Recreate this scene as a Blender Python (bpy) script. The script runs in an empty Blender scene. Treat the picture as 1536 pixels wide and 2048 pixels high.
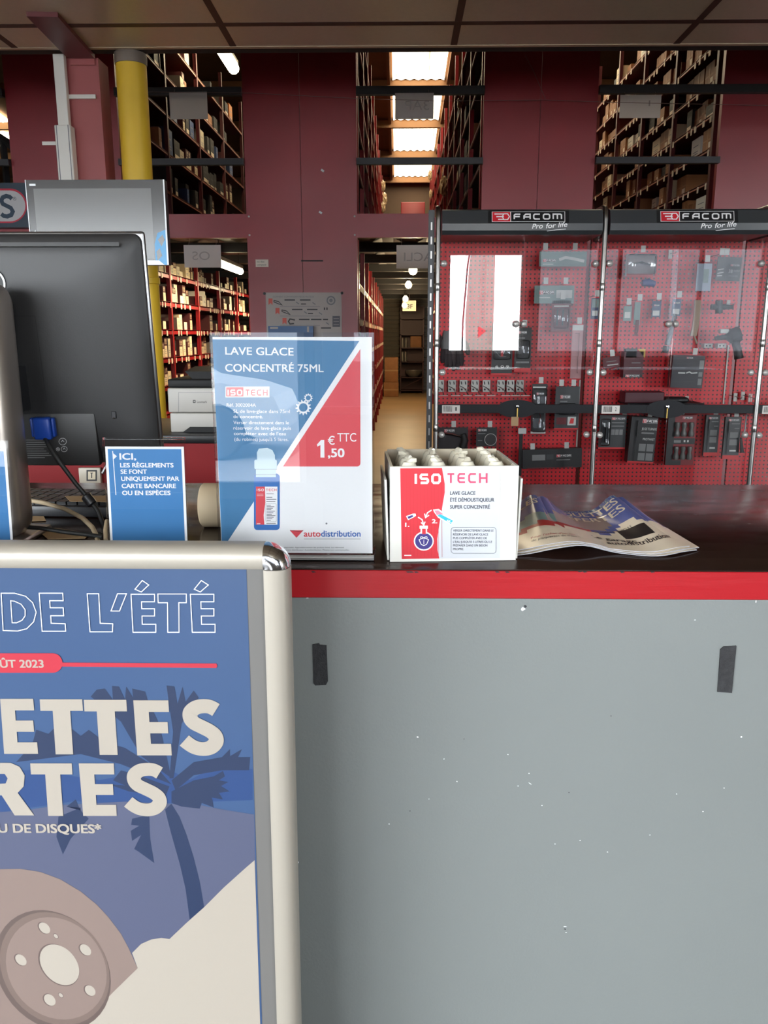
import bpy, bmesh, math, random
from mathutils import Vector, Matrix, Euler
random.seed(7)
R = math.radians
C = bpy.context.scene.collection
SC = bpy.context.scene

# ------------------------------------------------------------------ camera
CAM = Vector((0.0, 0.0, 1.37)); PITCH = R(12.4); YAW = R(1.0); F = 1620.0
cam_d = bpy.data.cameras.new('camera'); cam = bpy.data.objects.new('camera', cam_d); C.objects.link(cam)
cam.location = CAM; cam.rotation_euler = (math.pi/2 - PITCH, 0, YAW)
cam_d.sensor_fit = 'VERTICAL'; cam_d.sensor_height = 24.0; cam_d.lens = 24.0*F/2048
cam_d.clip_start = 0.02; cam_d.clip_end = 200
SC.camera = cam

# ------------------------------------------------------------------ world, light, exposure
WORLD_STRENGTH = 31.0
SKYLIGHT_STRENGTH = 9.0
SC.view_settings.view_transform = 'Standard'
SC.view_settings.look = 'None'
SC.view_settings.exposure = 0.0
SC.view_settings.gamma = 1.0
SC.view_settings.use_curve_mapping = False
SC.cycles.use_denoising = True
SC.cycles.max_bounces = 10
SC.cycles.transparent_max_bounces = 24
SC.cycles.sample_clamp_indirect = 6.0
SC.cycles.caustics_reflective = False
SC.cycles.caustics_refractive = False
w = bpy.data.worlds.new('overcast_sky'); SC.world = w; w.use_nodes = True
bg = w.node_tree.nodes['Background']; bg.inputs[0].default_value = (0.90, 0.96, 1.0, 1); bg.inputs[1].default_value = WORLD_STRENGTH

sd = bpy.data.lights.new('sun', 'SUN'); sd.energy = 60.0; sd.color = (1, .95, .86); sd.angle = R(.6)
sun = bpy.data.objects.new('sun', sd); C.objects.link(sun); sun.rotation_euler = (R(-36), 0, R(12))

# shop front openings (x0, x1, z0, z1) in the wall behind the photographer; daylight comes through them
FRONT_Y = -3.0
OPENINGS = [('clear', -1.35, -0.60, 0.05, 2.3), ('clear', 0.70, 1.84, 1.08, 2.54), ('tint', 2.02, 5.6, 1.0, 2.62),
            ('clear', -9.2, -2.35, 0.9, 2.75), ('clear', 5.8, 9.2, 0.9, 2.75), ('clear', -2.28, -1.42, 1.2, 2.8), ('tint', -0.54, 0.64, 0.9, 2.8)]  # openings on this line are unseen, added to let in more daylight
for k, (_, a, b, c, d) in enumerate(OPENINGS):
    ld = bpy.data.lights.new('daylight_portal', 'AREA'); ld.shape = 'RECTANGLE'; ld.size = b-a; ld.size_y = d-c
    ld.cycles.is_portal = True
    lo = bpy.data.objects.new('daylight_portal', ld); C.objects.link(lo)
    lo.location = ((a+b)/2, FRONT_Y-0.02, (c+d)/2); lo.rotation_euler = (math.pi/2, 0, 0)

# ------------------------------------------------------------------ helpers
_Rm = Euler((math.pi/2 - PITCH, 0, YAW)).to_matrix()
def ray(px, py):
    return _Rm @ Vector(((px-768.0)/F, (1024.0-py)/F, -1.0))
def at(px, py, Y):
    d = ray(px, py); return CAM + d*((Y-CAM.y)/d.y)
def atz(px, py, Z):
    d = ray(px, py); return CAM + d*((Z-CAM.z)/d.z)
def atx(px, py, X):
    d = ray(px, py); return CAM + d*((X-CAM.x)/d.x)
def atp(px, py, P, n):
    d = ray(px, py); return CAM + d*((P-CAM).dot(n)/d.dot(n))

def lin(c):
    return tuple(((v/255)/12.92 if v/255 <= .04045 else ((v/255+.055)/1.055)**2.4) for v in c)
MATS = {}
def mat(name, rgb, rough=.5, metal=0., spec=.5, noise=None, bump=None, rnoise=None, emit=0, coat=0):
    if name in MATS: return MATS[name]
    m = bpy.data.materials.new(name); m.use_nodes = True; nt = m.node_tree; N = nt.nodes; L = nt.links
    b = N['Principled BSDF']; col = (*lin(rgb), 1)
    b.inputs['Base Color'].default_value = col
    b.inputs['Roughness'].default_value = rough; b.inputs['Metallic'].default_value = metal
    b.inputs['Specular IOR Level'].default_value = spec
    if coat: b.inputs['Coat Weight'].default_value = coat; b.inputs['Coat Roughness'].default_value = .05
    if noise or bump or rnoise:
        tc = N.new('ShaderNodeTexCoord')
    def nz(scale, stretch=(1,1,1), detail=5):
        mp = N.new('ShaderNodeMapping'); mp.inputs['Scale'].default_value = stretch
        n = N.new('ShaderNodeTexNoise'); n.inputs['Scale'].default_value = scale; n.inputs['Detail'].default_value = detail
        L.new(tc.outputs['Object'], mp.inputs[0]); L.new(mp.outputs[0], n.inputs['Vector']); return n
    if noise:
        n = nz(noise[0], noise[2] if len(noise) > 2 else (1,1,1))
        r = N.new('ShaderNodeMapRange'); r.inputs[1].default_value = .3; r.inputs[2].default_value = .7
        r.inputs[3].default_value = 1-noise[1]; r.inputs[4].default_value = 1+noise[1]
        L.new(n.outputs[0], r.inputs[0])
        mx = N.new('ShaderNodeVectorMath'); mx.operation = 'SCALE'; mx.inputs[0].default_value = col[:3]
        L.new(r.outputs[0], mx.inputs['Scale']); L.new(mx.outputs[0], b.inputs['Base Color'])
    if bump:
        n = nz(bump[0], bump[2] if len(bump) > 2 else (1,1,1)); bp = N.new('ShaderNodeBump'); bp.inputs['Strength'].default_value = bump[1]; bp.inputs['Distance'].default_value = .01
        L.new(n.outputs[0], bp.inputs['Height']); L.new(bp.outputs[0], b.inputs['Normal'])
    if rnoise:
        n = nz(rnoise[0], rnoise[3] if len(rnoise) > 3 else (1,1,1)); r = N.new('ShaderNodeMapRange'); r.inputs[1].default_value = .3; r.inputs[2].default_value = .7
        r.inputs[3].default_value = rnoise[1]; r.inputs[4].default_value = rnoise[2]
        L.new(n.outputs[0], r.inputs[0]); L.new(r.outputs[0], b.inputs['Roughness'])
    if emit:
        b.inputs['Emission Color'].default_value = col; b.inputs['Emission Strength'].default_value = emit
    MATS[name] = m; return m
def glass(name, tint=(1,1,1), ior=1.5, rough=0.0):
    if name in MATS: return MATS[name]
    m = bpy.data.materials.new(name); m.use_nodes = True; nt = m.node_tree; N = nt.nodes; L = nt.links
    N.remove(N['Principled BSDF']); out = N['Material Output']
    t = N.new('ShaderNodeBsdfTransparent'); t.inputs[0].default_value = (*tint, 1)
    g = N.new('ShaderNodeBsdfGlossy'); g.inputs['Roughness'].default_value = rough
    fr = N.new('ShaderNodeFresnel'); fr.inputs[0].default_value = ior
    mx = N.new('ShaderNodeMixShader'); L.new(fr.outputs[0], mx.inputs[0]); L.new(t.outputs[0], mx.inputs[1]); L.new(g.outputs[0], mx.inputs[2])
    L.new(mx.outputs[0], out.inputs[0]); MATS[name] = m; return m

class MB:
    """collects shapes into one mesh"""
    def __init__(s, M=None): s.v=[]; s.f=[]; s.mi=[]; s.sm=[]; s.mats=[]; s.M = M or Matrix.Identity(4)
    def mid(s, m):
        if m not in s.mats: s.mats.append(m)
        return s.mats.index(m)
    def add(s, vs, fs, m, smooth=False):
        o = len(s.v); s.v += [s.M @ Vector(v) for v in vs]; k = s.mid(m)
        for f in fs: s.f.append([i+o for i in f]); s.mi.append(k); s.sm.append(smooth)
        return s
    def poly(s, pts, m): return s.add(pts, [list(range(len(pts)))], m)
    def box(s, a, b, m):
        x0,y0,z0 = a; x1,y1,z1 = b
        return s.add([(x0,y0,z0),(x1,y0,z0),(x1,y1,z0),(x0,y1,z0),(x0,y0,z1),(x1,y0,z1),(x1,y1,z1),(x0,y1,z1)],
                     [(3,2,1,0),(4,5,6,7),(0,1,5,4),(1,2,6,5),(2,3,7,6),(3,0,4,7)], m)
    def rbox(s, a, b, r, m, seg=3):
        bm = bmesh.new(); bmesh.ops.create_cube(bm, size=1)
        for v in bm.verts: v.co = Vector([(a[i]+b[i])/2 + v.co[i]*(b[i]-a[i]) for i in range(3)])
        bmesh.ops.bevel(bm, geom=list(bm.edges), offset=r, segments=seg, profile=.5, affect='EDGES')
        bm.verts.index_update()
        s.add([v.co.copy() for v in bm.verts], [[v.index for v in f.verts] for f in bm.faces], m, True); bm.free(); return s
    def tube(s, pts, r, m, n=10, cap=True, closed=False):
        pts = [Vector(p) for p in pts]; K = len(pts); vs=[]; up=None
        rs = r if isinstance(r, (list, tuple)) else [r]*K
        for i,p in enumerate(pts):
            t = (pts[(i+1) % K]-pts[i-1]) if closed else (pts[min(i+1,K-1)]-pts[max(i-1,0)])
            t.normalize()
            if up is None:
                up = Vector((0,0,1)) if abs(t.z) < .9 else Vector((1,0,0))
            a = up.cross(t).normalized(); up = t.cross(a).normalized()
            for j in range(n):
                q = 2*math.pi*j/n; vs.append(p + (a*math.cos(q)+up*math.sin(q))*rs[i])
        fs=[]
        for i in range(K if closed else K-1):
            i2 = (i+1) % K
            for j in range(n): fs.append((i*n+j, i*n+(j+1)%n, i2*n+(j+1)%n, i2*n+j))
        if cap and not closed: fs += [list(range(n))[::-1], list(range((K-1)*n, K*n))]
        return s.add(vs, fs, m, True)
    def lathe(s, prof, m, n=16, at=(0,0,0)):
        vs=[]; ax,ay,az = at
        for r,z in prof:
            for j in range(n):
                q=2*math.pi*j/n; vs.append((ax+r*math.cos(q), ay+r*math.sin(q), az+z))
        fs=[(i*n+j, i*n+(j+1)%n, (i+1)*n+(j+1)%n, (i+1)*n+j) for i in range(len(prof)-1) for j in range(n)]
        fs += [list(range(n))[::-1], list(range((len(prof)-1)*n, len(prof)*n))]
        return s.add(vs, fs, m, True)
    def prism(s, pts2, z0, z1, m, smooth=False):
        """2D outline (x,y) extruded in z"""
        n=len(pts2); vs=[(x,y,z0) for x,y in pts2]+[(x,y,z1) for x,y in pts2]
        fs=[list(range(n))[::-1], list(range(n,2*n))]+[(i,(i+1)%n,(i+1)%n+n,i+n) for i in range(n)]
        return s.add(vs, fs, m, smooth)
    def build(s, name, parent=None, origin=None, loc=None):
        """world-space mesh; origin moves the object's origin there"""
        me = bpy.data.meshes.new(name)
        if origin is None and parent is not None: origin = parent.matrix_world.translation if False else Vector(parent['_o']) if '_o' in parent else Vector((0,0,0))
        o0 = Vector(origin) if origin is not None else Vector((0,0,0))
        me.from_pydata([tuple(v-o0) for v in s.v], [], s.f)
        for m in s.mats: me.materials.append(m)
        me.polygons.foreach_set('material_index', s.mi); me.polygons.foreach_set('use_smooth', s.sm)
        if any(s.sm): me.set_sharp_from_angle(angle=R(40))
        me.update()
        o = bpy.data.objects.new(name, me); C.objects.link(o)
        if parent is not None: o.parent = parent
        else: o.location = o0
        return o

ORIG = {}
def thing(name, label, cat, loc, group=None):
    o = bpy.data.objects.new(name, None); C.objects.link(o); o.location = loc; o.empty_display_size=.05
    o['label'] = label; o['category'] = cat
    if group: o['group'] = group
    ORIG[o.name] = Vector(loc); return o
def part(mb, name, parent, label=None):
    """mb in world coordinates, parented under a thing or a part"""
    base = ORIG[parent.name]
    o = mb.build(name, None, base); o.location = (0,0,0); o.parent = parent
    ORIG[o.name] = base
    if label: o['label'] = label
    return o
def tag(o, label, cat, group=None):
    o['label'] = label; o['category'] = cat
    if group: o['group'] = group
    return o
def struct(mb, name):
    o = mb.build(name); o['kind'] = 'structure'; return o

# ---- text and flat print
_TX = {}
def glyphs(s, bold=0.0):
    k = s
    if k not in _TX:
        cu = bpy.data.curves.new('t', 'FONT'); cu.body = s; cu.size = 1;  cu.resolution_u = 4; cu.fill_mode = 'FRONT'
        o = bpy.data.objects.new('t', cu); C.objects.link(o); bpy.context.view_layer.update()
        me = bpy.data.meshes.new_from_object(o)
        vs = [v.co.to_2d() for v in me.vertices]; fs = [list(p.vertices) for p in me.polygons]
        bpy.data.objects.remove(o); bpy.data.curves.remove(cu); bpy.data.meshes.remove(me)
        x0=min(v.x for v in vs); x1=max(v.x for v in vs)
        _TX[k] = ([(v.x-x0, v.y) for v in vs], fs, x1-x0)
    return _TX[k]
CAPH = .73
def ribbon(pts, w, closed=False):
    """2D centre line -> list of quads of width w with mitred joints"""
    P=[Vector(p) for p in pts]; n=len(P); L=[]
    for i in range(n):
        a = P[i-1] if (i>0 or closed) else None; b = P[(i+1)%n] if (i<n-1 or closed) else None
        d1 = (P[i]-a).normalized() if a is not None else None; d2 = (b-P[i]).normalized() if b is not None else None
        if d1 is None: d1=d2
        if d2 is None: d2=d1
        n1=Vector((-d1.y,d1.x)); n2=Vector((-d2.y,d2.x)); mm=(n1+n2)
        mm = mm.normalized() if mm.length>1e-6 else n1
        k = w/2/max(.35, mm.dot(n1)); L.append((P[i]+mm*k, P[i]-mm*k))
    q=[]
    for i in range(n if closed else n-1):
        j=(i+1)%n; q.append([L[i][0],L[i][1],L[j][1],L[j][0]])
    return q
def arc(cx,cy,rx,ry,a0,a1,n=12):
    return [(cx+rx*math.cos(R(a0+(a1-a0)*i/n)), cy+ry*math.sin(R(a0+(a1-a0)*i/n))) for i in range(n+1)]

class Sheet:
    """a flat printed surface: P a point on it, u right, v up, n towards the viewer; print is laid in thin ink layers"""
    def __init__(s, P, u, v, mb, step=.0001):
        s.P=Vector(P); s.u=Vector(u).normalized(); s.v=Vector(v).normalized(); s.n=s.u.cross(s.v).normalized(); s.mb=mb; s.step=step; s.c=0
    def uv(s, px, py):
        q = atp(px, py, s.P, s.n)-s.P; return Vector((q.dot(s.u), q.dot(s.v)))
    def w(s, p, k): return s.P + s.u*p[0] + s.v*p[1] + s.n*(k*s.step)
    def put(s, vs, fs, m, k):
        s.c = (s.c+1) % 24; k = k+s.c*.03
        s.mb.add([s.w(p,k) for p in vs], fs, m)
    def poly(s, pts, m, k=1, px=True):
        if px: pts=[s.uv(*p) for p in pts]
        s.put(pts, [list(range(len(pts)))], m, k)
    def rect(s, x0,y0,x1,y1, m, k=1): s.poly([(x0,y0),(x0,y1),(x1,y1),(x1,y0)], m, k)
    def line(s, pts, wpx, m, k=1, closed=False, px=True):
        if px:
            a=s.uv(*pts[0]); b=s.uv(pts[0][0]+10, pts[0][1]); w_=wpx*(b-a).length/10; pts=[s.uv(*p) for p in pts]
        else: w_=wpx
        for q in ribbon(pts, w_, closed): s.put(q, [[0,1,2,3]], m, k)
    def text(s, t, p0, p1, cap, m, k=2, bold=0.0, shear=0.0, px=True):
        """baseline from p0 to p1 (pixels), cap height in pixels"""
        vs, fs, wd = glyphs(t, bold)
        if px:
            a=s.uv(*p0); b=s.uv(*p1); c=s.uv(p0[0], p0[1]-cap); h=(c-a).length
        else: a=Vector(p0); b=Vector(p1); h=cap
        e=(b-a); sx=e.length/wd; e.normalize(); f=Vector((-e.y,e.x)); sy=h/CAPH
        sh_ = [(0,0)] if not bold else [(bold,bold*.6),(bold,-bold*.6),(-bold,bold*.6),(-bold,-bold*.6)]
        for bx,by in sh_: s.put([a + e*((x+bx)*sx + (y+by)*sy*shear) + f*((y+by)*sy) for x,y in vs], fs, m, k)
    def word(s, letters, x0, y0, x1, y1, wd, m, k=2, gap=.22, px=True, slant=0):
        """square-cornered logo lettering between the two corners (baseline y1)"""
        ws=[LET_W.get(c,1.0) for c in letters]; tot=sum(ws)+gap*(len(letters)-1); x=0
        for c,wv in zip(letters, ws):
            for pl in LET.get(c,[]):
                closed = pl[0]==pl[-1] and len(pl)>3
                pp = pl[:-1] if closed else pl
                q=[]
                for a,b in pp:
                    fx=(x+ (wd/2+(wv-wd)*a if wv>wd*1.5 else wv/2))/tot; fy=wd/2/1.0*.8+(1-wd*.8)*b
                    q.append((x0+(x1-x0)*fx + slant*(fy)*(y1-y0 if px else y0-y1), y1+(y0-y1)*fy))
                W=wd*(y1-y0)*.8 if px else wd*(y0-y1)*.8
                s.line(q, abs(W), m, k, closed, px)
            x+=wv+gap
LET = {'F':[[(0,0),(0,.8),(.2,1),(1,1)],[(0,.5),(.9,.5)]], 'A':[[(0,0),(0,.65),(.3,1),(1,1),(1,0)],[(0,.42),(1,.42)]],
 'C':[[(1,1),(.2,1),(0,.8),(0,.2),(.2,0),(1,0)]], 'O':[[(.2,0),(0,.2),(0,.8),(.2,1),(.8,1),(1,.8),(1,.2),(.8,0),(.2,0)]],
 'M':[[(0,0),(0,1),(.85,1),(1,.85),(1,0)],[(.5,1),(.5,0)]], 'I':[[(.5,-.1),(.5,1.1)]],
 'S':[[(1,1),(.15,1),(0,.85),(0,.65),(.15,.5),(.85,.5),(1,.35),(1,.15),(.85,0),(0,0)]],
 'T':[[(0,1),(1,1)],[(.5,1),(.5,-.1)]], 'E':[[(1,1),(.2,1),(0,.8),(0,.2),(.2,0),(1,0)],[(0,.5),(.95,.5)]],
 'H':[[(0,-.1),(0,1.1)],[(1,-.1),(1,1.1)],[(0,.5),(1,.5)]]}
LET_W = {'I':.35, 'M':1.25, ' ':.5}
ORD = 'first second third fourth fifth sixth seventh eighth ninth tenth eleventh twelfth thirteenth fourteenth fifteenth sixteenth seventeenth eighteenth nineteenth twentieth'.split()
def ordw(i):
    if i < 20: return ORD[i]
    t = {20:'twenty',30:'thirty',40:'forty',50:'fifty'}; n=i+1; d=n//10*10
    return (t[d]+'-'+ORD[n-d-1]) if n%10 else t[d][:-1]+'ieth'

# ------------------------------------------------------------------ palette
M_cream = mat('cream paper', (226,214,200), .6)
M_white = mat('white paper', (232,232,232), .5)
M_pwhite = mat('white plastic', (225,223,218), .35)
M_ink = mat('black ink', (30,30,34), .5)
M_grey_ink = mat('grey ink', (120,120,125), .5)
M_red_ink = mat('red ink', (205,28,42), .45)
M_maroon = mat('dark red enamel', (136,6,24), .44, spec=.85, noise=(3,.08), bump=(60,.03))
M_column = mat('faded red enamel', (150,74,74), .45, noise=(4,.06))
M_red_steel = mat('red rack steel', (150,18,24), .4)
M_dark = mat('black plastic', (24,24,27), .35)
M_darkgrey = mat('charcoal plastic', (48,49,52), .38)
M_chrome = mat('chrome', (200,200,202), .12, 1.0)
M_steel = mat('brushed steel', (150,150,152), .3, 1.0)
M_alu = mat('anodised aluminium', (205,198,188), .42, .6)
M_glass = glass('clear glass')
M_acryl = glass('clear acrylic', (.98,.985,.99), 1.49)
M_card = mat('brown cardboard', (158,108,66), .7, noise=(8,.1))

# ================================================================== SETTING
M_floor = mat('tan concrete', (186,152,108), .45, noise=(1.2,.10), bump=(30,.02))
M_wall = mat('shop wall paint', (150,146,140), .7)
M_brownwall = mat('brown sheet wall', (92,72,56), .7, noise=(2,.1))
M_roof = mat('brown roof underside', (120,84,52), .8, noise=(3,.08))
M_ceil = mat('ceiling tile', (208,190,164), .30, noise=(40,.03), bump=(200,.03))
M_seam = mat('ceiling seam', (66,40,28), .6)
M_deck = mat('dark galvanised deck', (54,49,46), .5, .3)
M_beam = mat('dark steel beam', (24,21,21), .6)
M_asphalt = mat('yard asphalt', (78,78,80), .8)

CEIL_Z, CEIL_Y = 2.9, 4.85
M_tile = mat('dark shop floor', (74,70,66), .4)
struct(MB().box((-9.5,-3.2,-.1),(9.5,20.6,-.004), M_tile).box((-9.5,4.6,-.004),(9.5,20.6,0), M_floor).box((-9.5,-3.2,-.004),(9.5,4.6,0), M_tile), 'floor')
struct(MB().box((-40,-60,-.12),(40,-3.2,-.02), M_asphalt), 'ground')
struct(MB().box((.4,-14,-.02),(9,-3.2,.0), mat('pale paving',(196,194,188),.8)), 'pavement')
struct(MB().box((-16,-16.4,-.02),(-1.0,-16,3.4), mat('grey yard wall',(74,80,88),.8)), 'wall_yard')
# false ceiling of wide tiles over the shop
m = MB(); m.box((-9.5,-3.0,CEIL_Z),(9.5,CEIL_Y,CEIL_Z+.06), M_ceil)
sx = atz(908,88,CEIL_Z).x; sy = atz(908,46,CEIL_Z).y
for k in range(-8,9): m.box((sx+1.2*k-.018,-2.99,CEIL_Z-.0012),(sx+1.2*k+.018,CEIL_Y-.011,CEIL_Z+.01), M_seam)
for k in range(7): m.box((-9.4,sy-1.2*k-.024,CEIL_Z-.0014),(9.4,sy-1.2*k+.024,CEIL_Z+.01), M_seam)
struct(m, 'ceiling')
struct(MB().box((-9.5,CEIL_Y-.010,CEIL_Z-.003),(9.5,CEIL_Y+.02,CEIL_Z+.06), mat('ceiling edge strip',(196,176,150),.4)), 'trim_1')
# front wall with openings
m = MB(); xs = sorted([-9.5, 9.5] + [v for o in OPENINGS for v in o[1:3]])
m2 = None
for a,b in zip(xs, xs[1:]):
    op = [o for o in OPENINGS if o[1] <= a and b <= o[2]]
    if op:
        if op[0][3] > .05: m.box((a,FRONT_Y-.2,0),(b,FRONT_Y,op[0][3]), M_wall)
        m.box((a,FRONT_Y-.2,op[0][4]),(b,FRONT_Y,CEIL_Z+.06), M_wall)
    else: m.box((a,FRONT_Y-.2,0),(b,FRONT_Y,CEIL_Z+.06), M_wall)
struct(m, 'wall_front')
M_frame = mat('white window frame', (232,232,230), .4)
M_tint = glass('tinted glass', (.28,.285,.30))
for k,(kind,a,b,c,d) in enumerate(OPENINGS):
    f = MB(); t=.05
    for p,q in (((a,c),(a+t,d)),((b-t,c),(b,d)),((a,d-t),(b,d)),((a,c),(b,c+t))):
        f.box((p[0],FRONT_Y-.14,p[1]),(q[0],FRONT_Y-.06,q[1]), M_frame)
    if kind == 'tint' and b-a > 2:
        for xm in (a+(b-a)/3, a+2*(b-a)/3): f.box((xm-.025,FRONT_Y-.14,c),(xm+.025,FRONT_Y-.06,d), M_frame)
    o = struct(f, 'window_%d' % (k+1) if kind != 'door' else 'door_1')
    if kind == 'tint':
        g = MB().box((a+t,FRONT_Y-.105,c+t),(b-t,FRONT_Y-.097,d-t), M_tint).build('window_pane'); g.parent = o
struct(MB().box((-9.6,-3.2,0),(-9.5,20.6,6.4), M_wall), 'wall_left')
struct(MB().box((9.5,-3.2,0),(9.6,20.6,6.4), M_wall), 'wall_right')
struct(MB().box((-9.5,CEIL_Y+.02,CEIL_Z+.0),(9.5,CEIL_Y+.1,6.4), mat('dark bulkhead board',(34,28,25),.8)), 'wall_bulkhead')
# back wall: horizontal slats low, dark boards above
m = MB(); m.box((-9.5,20.3,0),(9.5,20.6,6.2), M_brownwall)
M_slat = mat('grey roller slats', (150,140,126), .5, .2)
for k in range(22):
    z=.02+k*.1; m.add([(-9.4,20.29,z),(9.4,20.29,z),(9.4,20.24,z+.07),(-9.4,20.24,z+.07),(9.4,20.29,z+.1),(-9.4,20.29,z+.1)], [(0,1,2,3),(3,2,4,5)], M_slat)
struct(m, 'wall_back')
# sloping roof
RN = Vector((0,.0757,1)).normalized(); RP = Vector((0,13,5.5))
def roofz(y): return 5.5-.0757*(y-13)
m = MB(); m.add([(-9.5,4.9,roofz(4.9)),(9.5,4.9,roofz(4.9)),(9.5,20.6,roofz(20.6)),(-9.5,20.6,roofz(20.6)),(-9.5,4.9,roofz(4.9)+.1),(9.5,4.9,roofz(4.9)+.1),(9.5,20.6,roofz(20.6)+.1),(-9.5,20.6,roofz(20.6)+.1)],
   [(0,3,2,1),(4,5,6,7),(0,1,5,4),(2,3,7,6)], M_roof)
struct(m, 'roof')
# skylights: translucent corrugated sheets lit by the sky, between purlins
def sky_mat():
    m = bpy.data.materials.new('skylight sheet'); m.use_nodes = True; nt=m.node_tree; N=nt.nodes; L=nt.links
    b=N['Principled BSDF']; b.inputs['Base Color'].default_value=(.8,.75,.6,1)
    tc=N.new('ShaderNodeTexCoord'); mp=N.new('ShaderNodeMapping'); mp.inputs['Scale'].default_value=(9,.35,1)
    n=N.new('ShaderNodeTexNoise'); n.inputs['Scale'].default_value=1.6; n.inputs['Detail'].default_value=4
    L.new(tc.outputs['Object'],mp.inputs[0]); L.new(mp.outputs[0],n.inputs['Vector'])
    r=N.new('ShaderNodeValToRGB'); e=r.color_ramp.elements
    e[0].position=.30; e[0].color=(.42,.22,.05,1); e[1].position=.42; e[1].color=(1,.86,.60,1)
    L.new(n.outputs[0],r.inputs[0]); L.new(r.outputs[0],b.inputs['Emission Color']); b.inputs['Emission Strength'].default_value=SKYLIGHT_STRENGTH
    return m
M_sky = sky_mat()
M_purlin = mat('brown purlin', (128,92,60), .7)
def sheet_sky(x0,x1,y0,y1,k):
    m=MB(); n=30; vs=[]; fs=[]
    for i in range(n+1):
        x=x0+(x1-x0)*i/n; dz=-.03-.012*math.cos(i*2*math.pi/5)
        vs += [(x,y0,roofz(y0)+dz),(x,y1,roofz(y1)+dz)]
    fs=[(2*i,2*i+1,2*i+3,2*i+2) for i in range(n)]
    m.add(vs,fs,M_sky,True); struct(m,'window_%d'%k)
wk=10
for ya,yb in ((40,155),(168,236),(247,298),(308,350)):
    p0=atp(780,ya,RP,RN); p1=atp(780,yb,RP,RN)
    sheet_sky(-.11,.72,p0.y,p1.y,wk); wk+=1
    y=p1.y; struct(MB().box((-9.4,y+.02,roofz(y)-.16),(9.4,y+.1,roofz(y)-.035), M_purlin), 'beam')
for xx in (-.20,.76):
    m=MB(); ya=5.2; yb=20.2
    m.add([(xx,ya,roofz(ya)-.1),(xx+.05,ya,roofz(ya)-.1),(xx+.05,yb,roofz(yb)-.1),(xx,yb,roofz(yb)-.1),(xx,ya,roofz(ya)),(xx+.05,ya,roofz(ya)),(xx+.05,yb,roofz(yb)),(xx,yb,roofz(yb))],
      [(0,3,2,1),(4,5,6,7),(0,1,5,4),(1,2,6,5),(2,3,7,6),(3,0,4,7)], M_purlin); struct(m,'beam')
pa=atp(5,212,RP,RN); pb=atp(5,300,RP,RN)
sheet_sky(-8.3,-7.2,pb.y-3.2,(pa.y+pb.y)/2-.2,wk); sheet_sky(-8.3,-7.2,(pa.y+pb.y)/2+.0,pa.y+2.2,wk+1); wk+=2
sheet_sky(1.55,2.25,8.2,16.5,wk); sheet_sky(-1.6,-1.28,10.6,16.0,wk+1)  # hidden skylights, added over the side aisles to brighten the upper racks

# mezzanine: deck, cross beams, front fascia between the rack ends
AX = {'L0':(-3.15,-2.26), 'L1':(-1.25,-.342), 'R1':(.67,1.57), 'R2':(2.55,3.46)}
DZ0, DZ1 = 2.145, 2.33
m=MB(); vs=[]; n=int(18.4/.11)
for i in range(n+1):
    x=-9.2+18.4*i/n; z=2.25 if (i//1)%4<2 else 2.285
    vs+=[(x,7.08,z),(x,20.2,z)]
m.add(vs,[(2*i,2*i+1,2*i+3,2*i+2) for i in range(n)],M_deck)
m.box((-9.2,7.08,2.292),(9.2,20.2,2.33),M_deck); struct(m,'mezzanine_slab')
for y in (7.12,8.35,9.6,10.9,12.2,13.6,15.2,17.0,19.0): struct(MB().box((-9.2,y,2.16),(9.2,y+.08,2.25),M_beam),'beam')
M_bolt = mat('bolt head', (160,150,145), .35, .8)
gaps=[(-4.15,-3.15),(-2.26,-1.25),(-.342,.67),(1.57,2.55)]
for a,b in gaps:
    m=MB().box((a,6.99,DZ0),(b,7.05,DZ1),M_maroon)
    struct(m,'beam')

# ================================================================== RACK END CLADDING
def cladding(x0,x1,label,seam):
    t=thing('end_cladding',label,'cladding',((x0+x1)/2,7.0,0),'dark red cladding on the rack ends')
    xm=x0+(x1-x0)*seam
    part(MB().box((x0,6.985,0),(xm-.002,7.04,4.6),M_maroon),'cladding_sheet',t)
    part(MB().box((xm+.002,6.985,0),(x1,7.04,4.6),M_maroon),'cladding_sheet',t)
    for x in (x0+.02,x1-.02):
        for z in (DZ0+.02,DZ1-.02): part(MB(Matrix.Translation((x,6.985,z))@Matrix.Rotation(R(90),4,'X')).lathe([(0,.006),(.008,.004),(.008,-.004)],M_bolt,8),'bolt',t)
cladding(*AX['L0'],'tall dark red cladding sheet behind the white cable trunking and yellow pole',.5)
cladding(*AX['L1'],'tall dark red cladding with the tool order poster pinned on it',.5)
cladding(*AX['R1'],'tall dark red cladding rising behind the first tool cabinet',.5)
cladding(*AX['R2'],'tall bright red cladding rising behind the second tool cabinet',.5)

# ================================================================== RAILS, WIRES, HANGING SIGNS
M_rail = mat('dark grey rail', (52,50,52), .45, .4)
def rail(a,b,label,extra=0):
    t=thing('guard_rail',label,'guard rail',((a+b)/2,6.96,DZ1),'mezzanine guard rails')
    zt=at(800,182,6.96).z; zm=at(800,323,6.96).z
    part(MB().box((a,6.93,zt-.03),(b+extra,6.98,zt+.03),M_rail),'top_rail',t)
    part(MB().box((a,6.93,zm-.024),(b,6.98,zm+.024),M_rail),'middle_rail',t)
rail(-2.26,-1.25,'dark two-bar guard rail across the upper aisle beside the yellow pole')
rail(-.342,.67,'dark two-bar guard rail across the skylit upper aisle')
rail(1.57,2.55,'dark two-bar guard rail across the upper aisle of brown cartons',1.2)
rail(-4.15,-3.15,'dark guard rail beyond the red steel column and trunking')
M_wire=mat('thin wire',(120,95,90),.5)
pts=[at(296,184,6.9),at(500,186,6.9),at(715,197,6.9),at(880,202,6.9),at(1090,200,6.9),at(1240,205,6.9),at(1536,211,6.9)]
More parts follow.
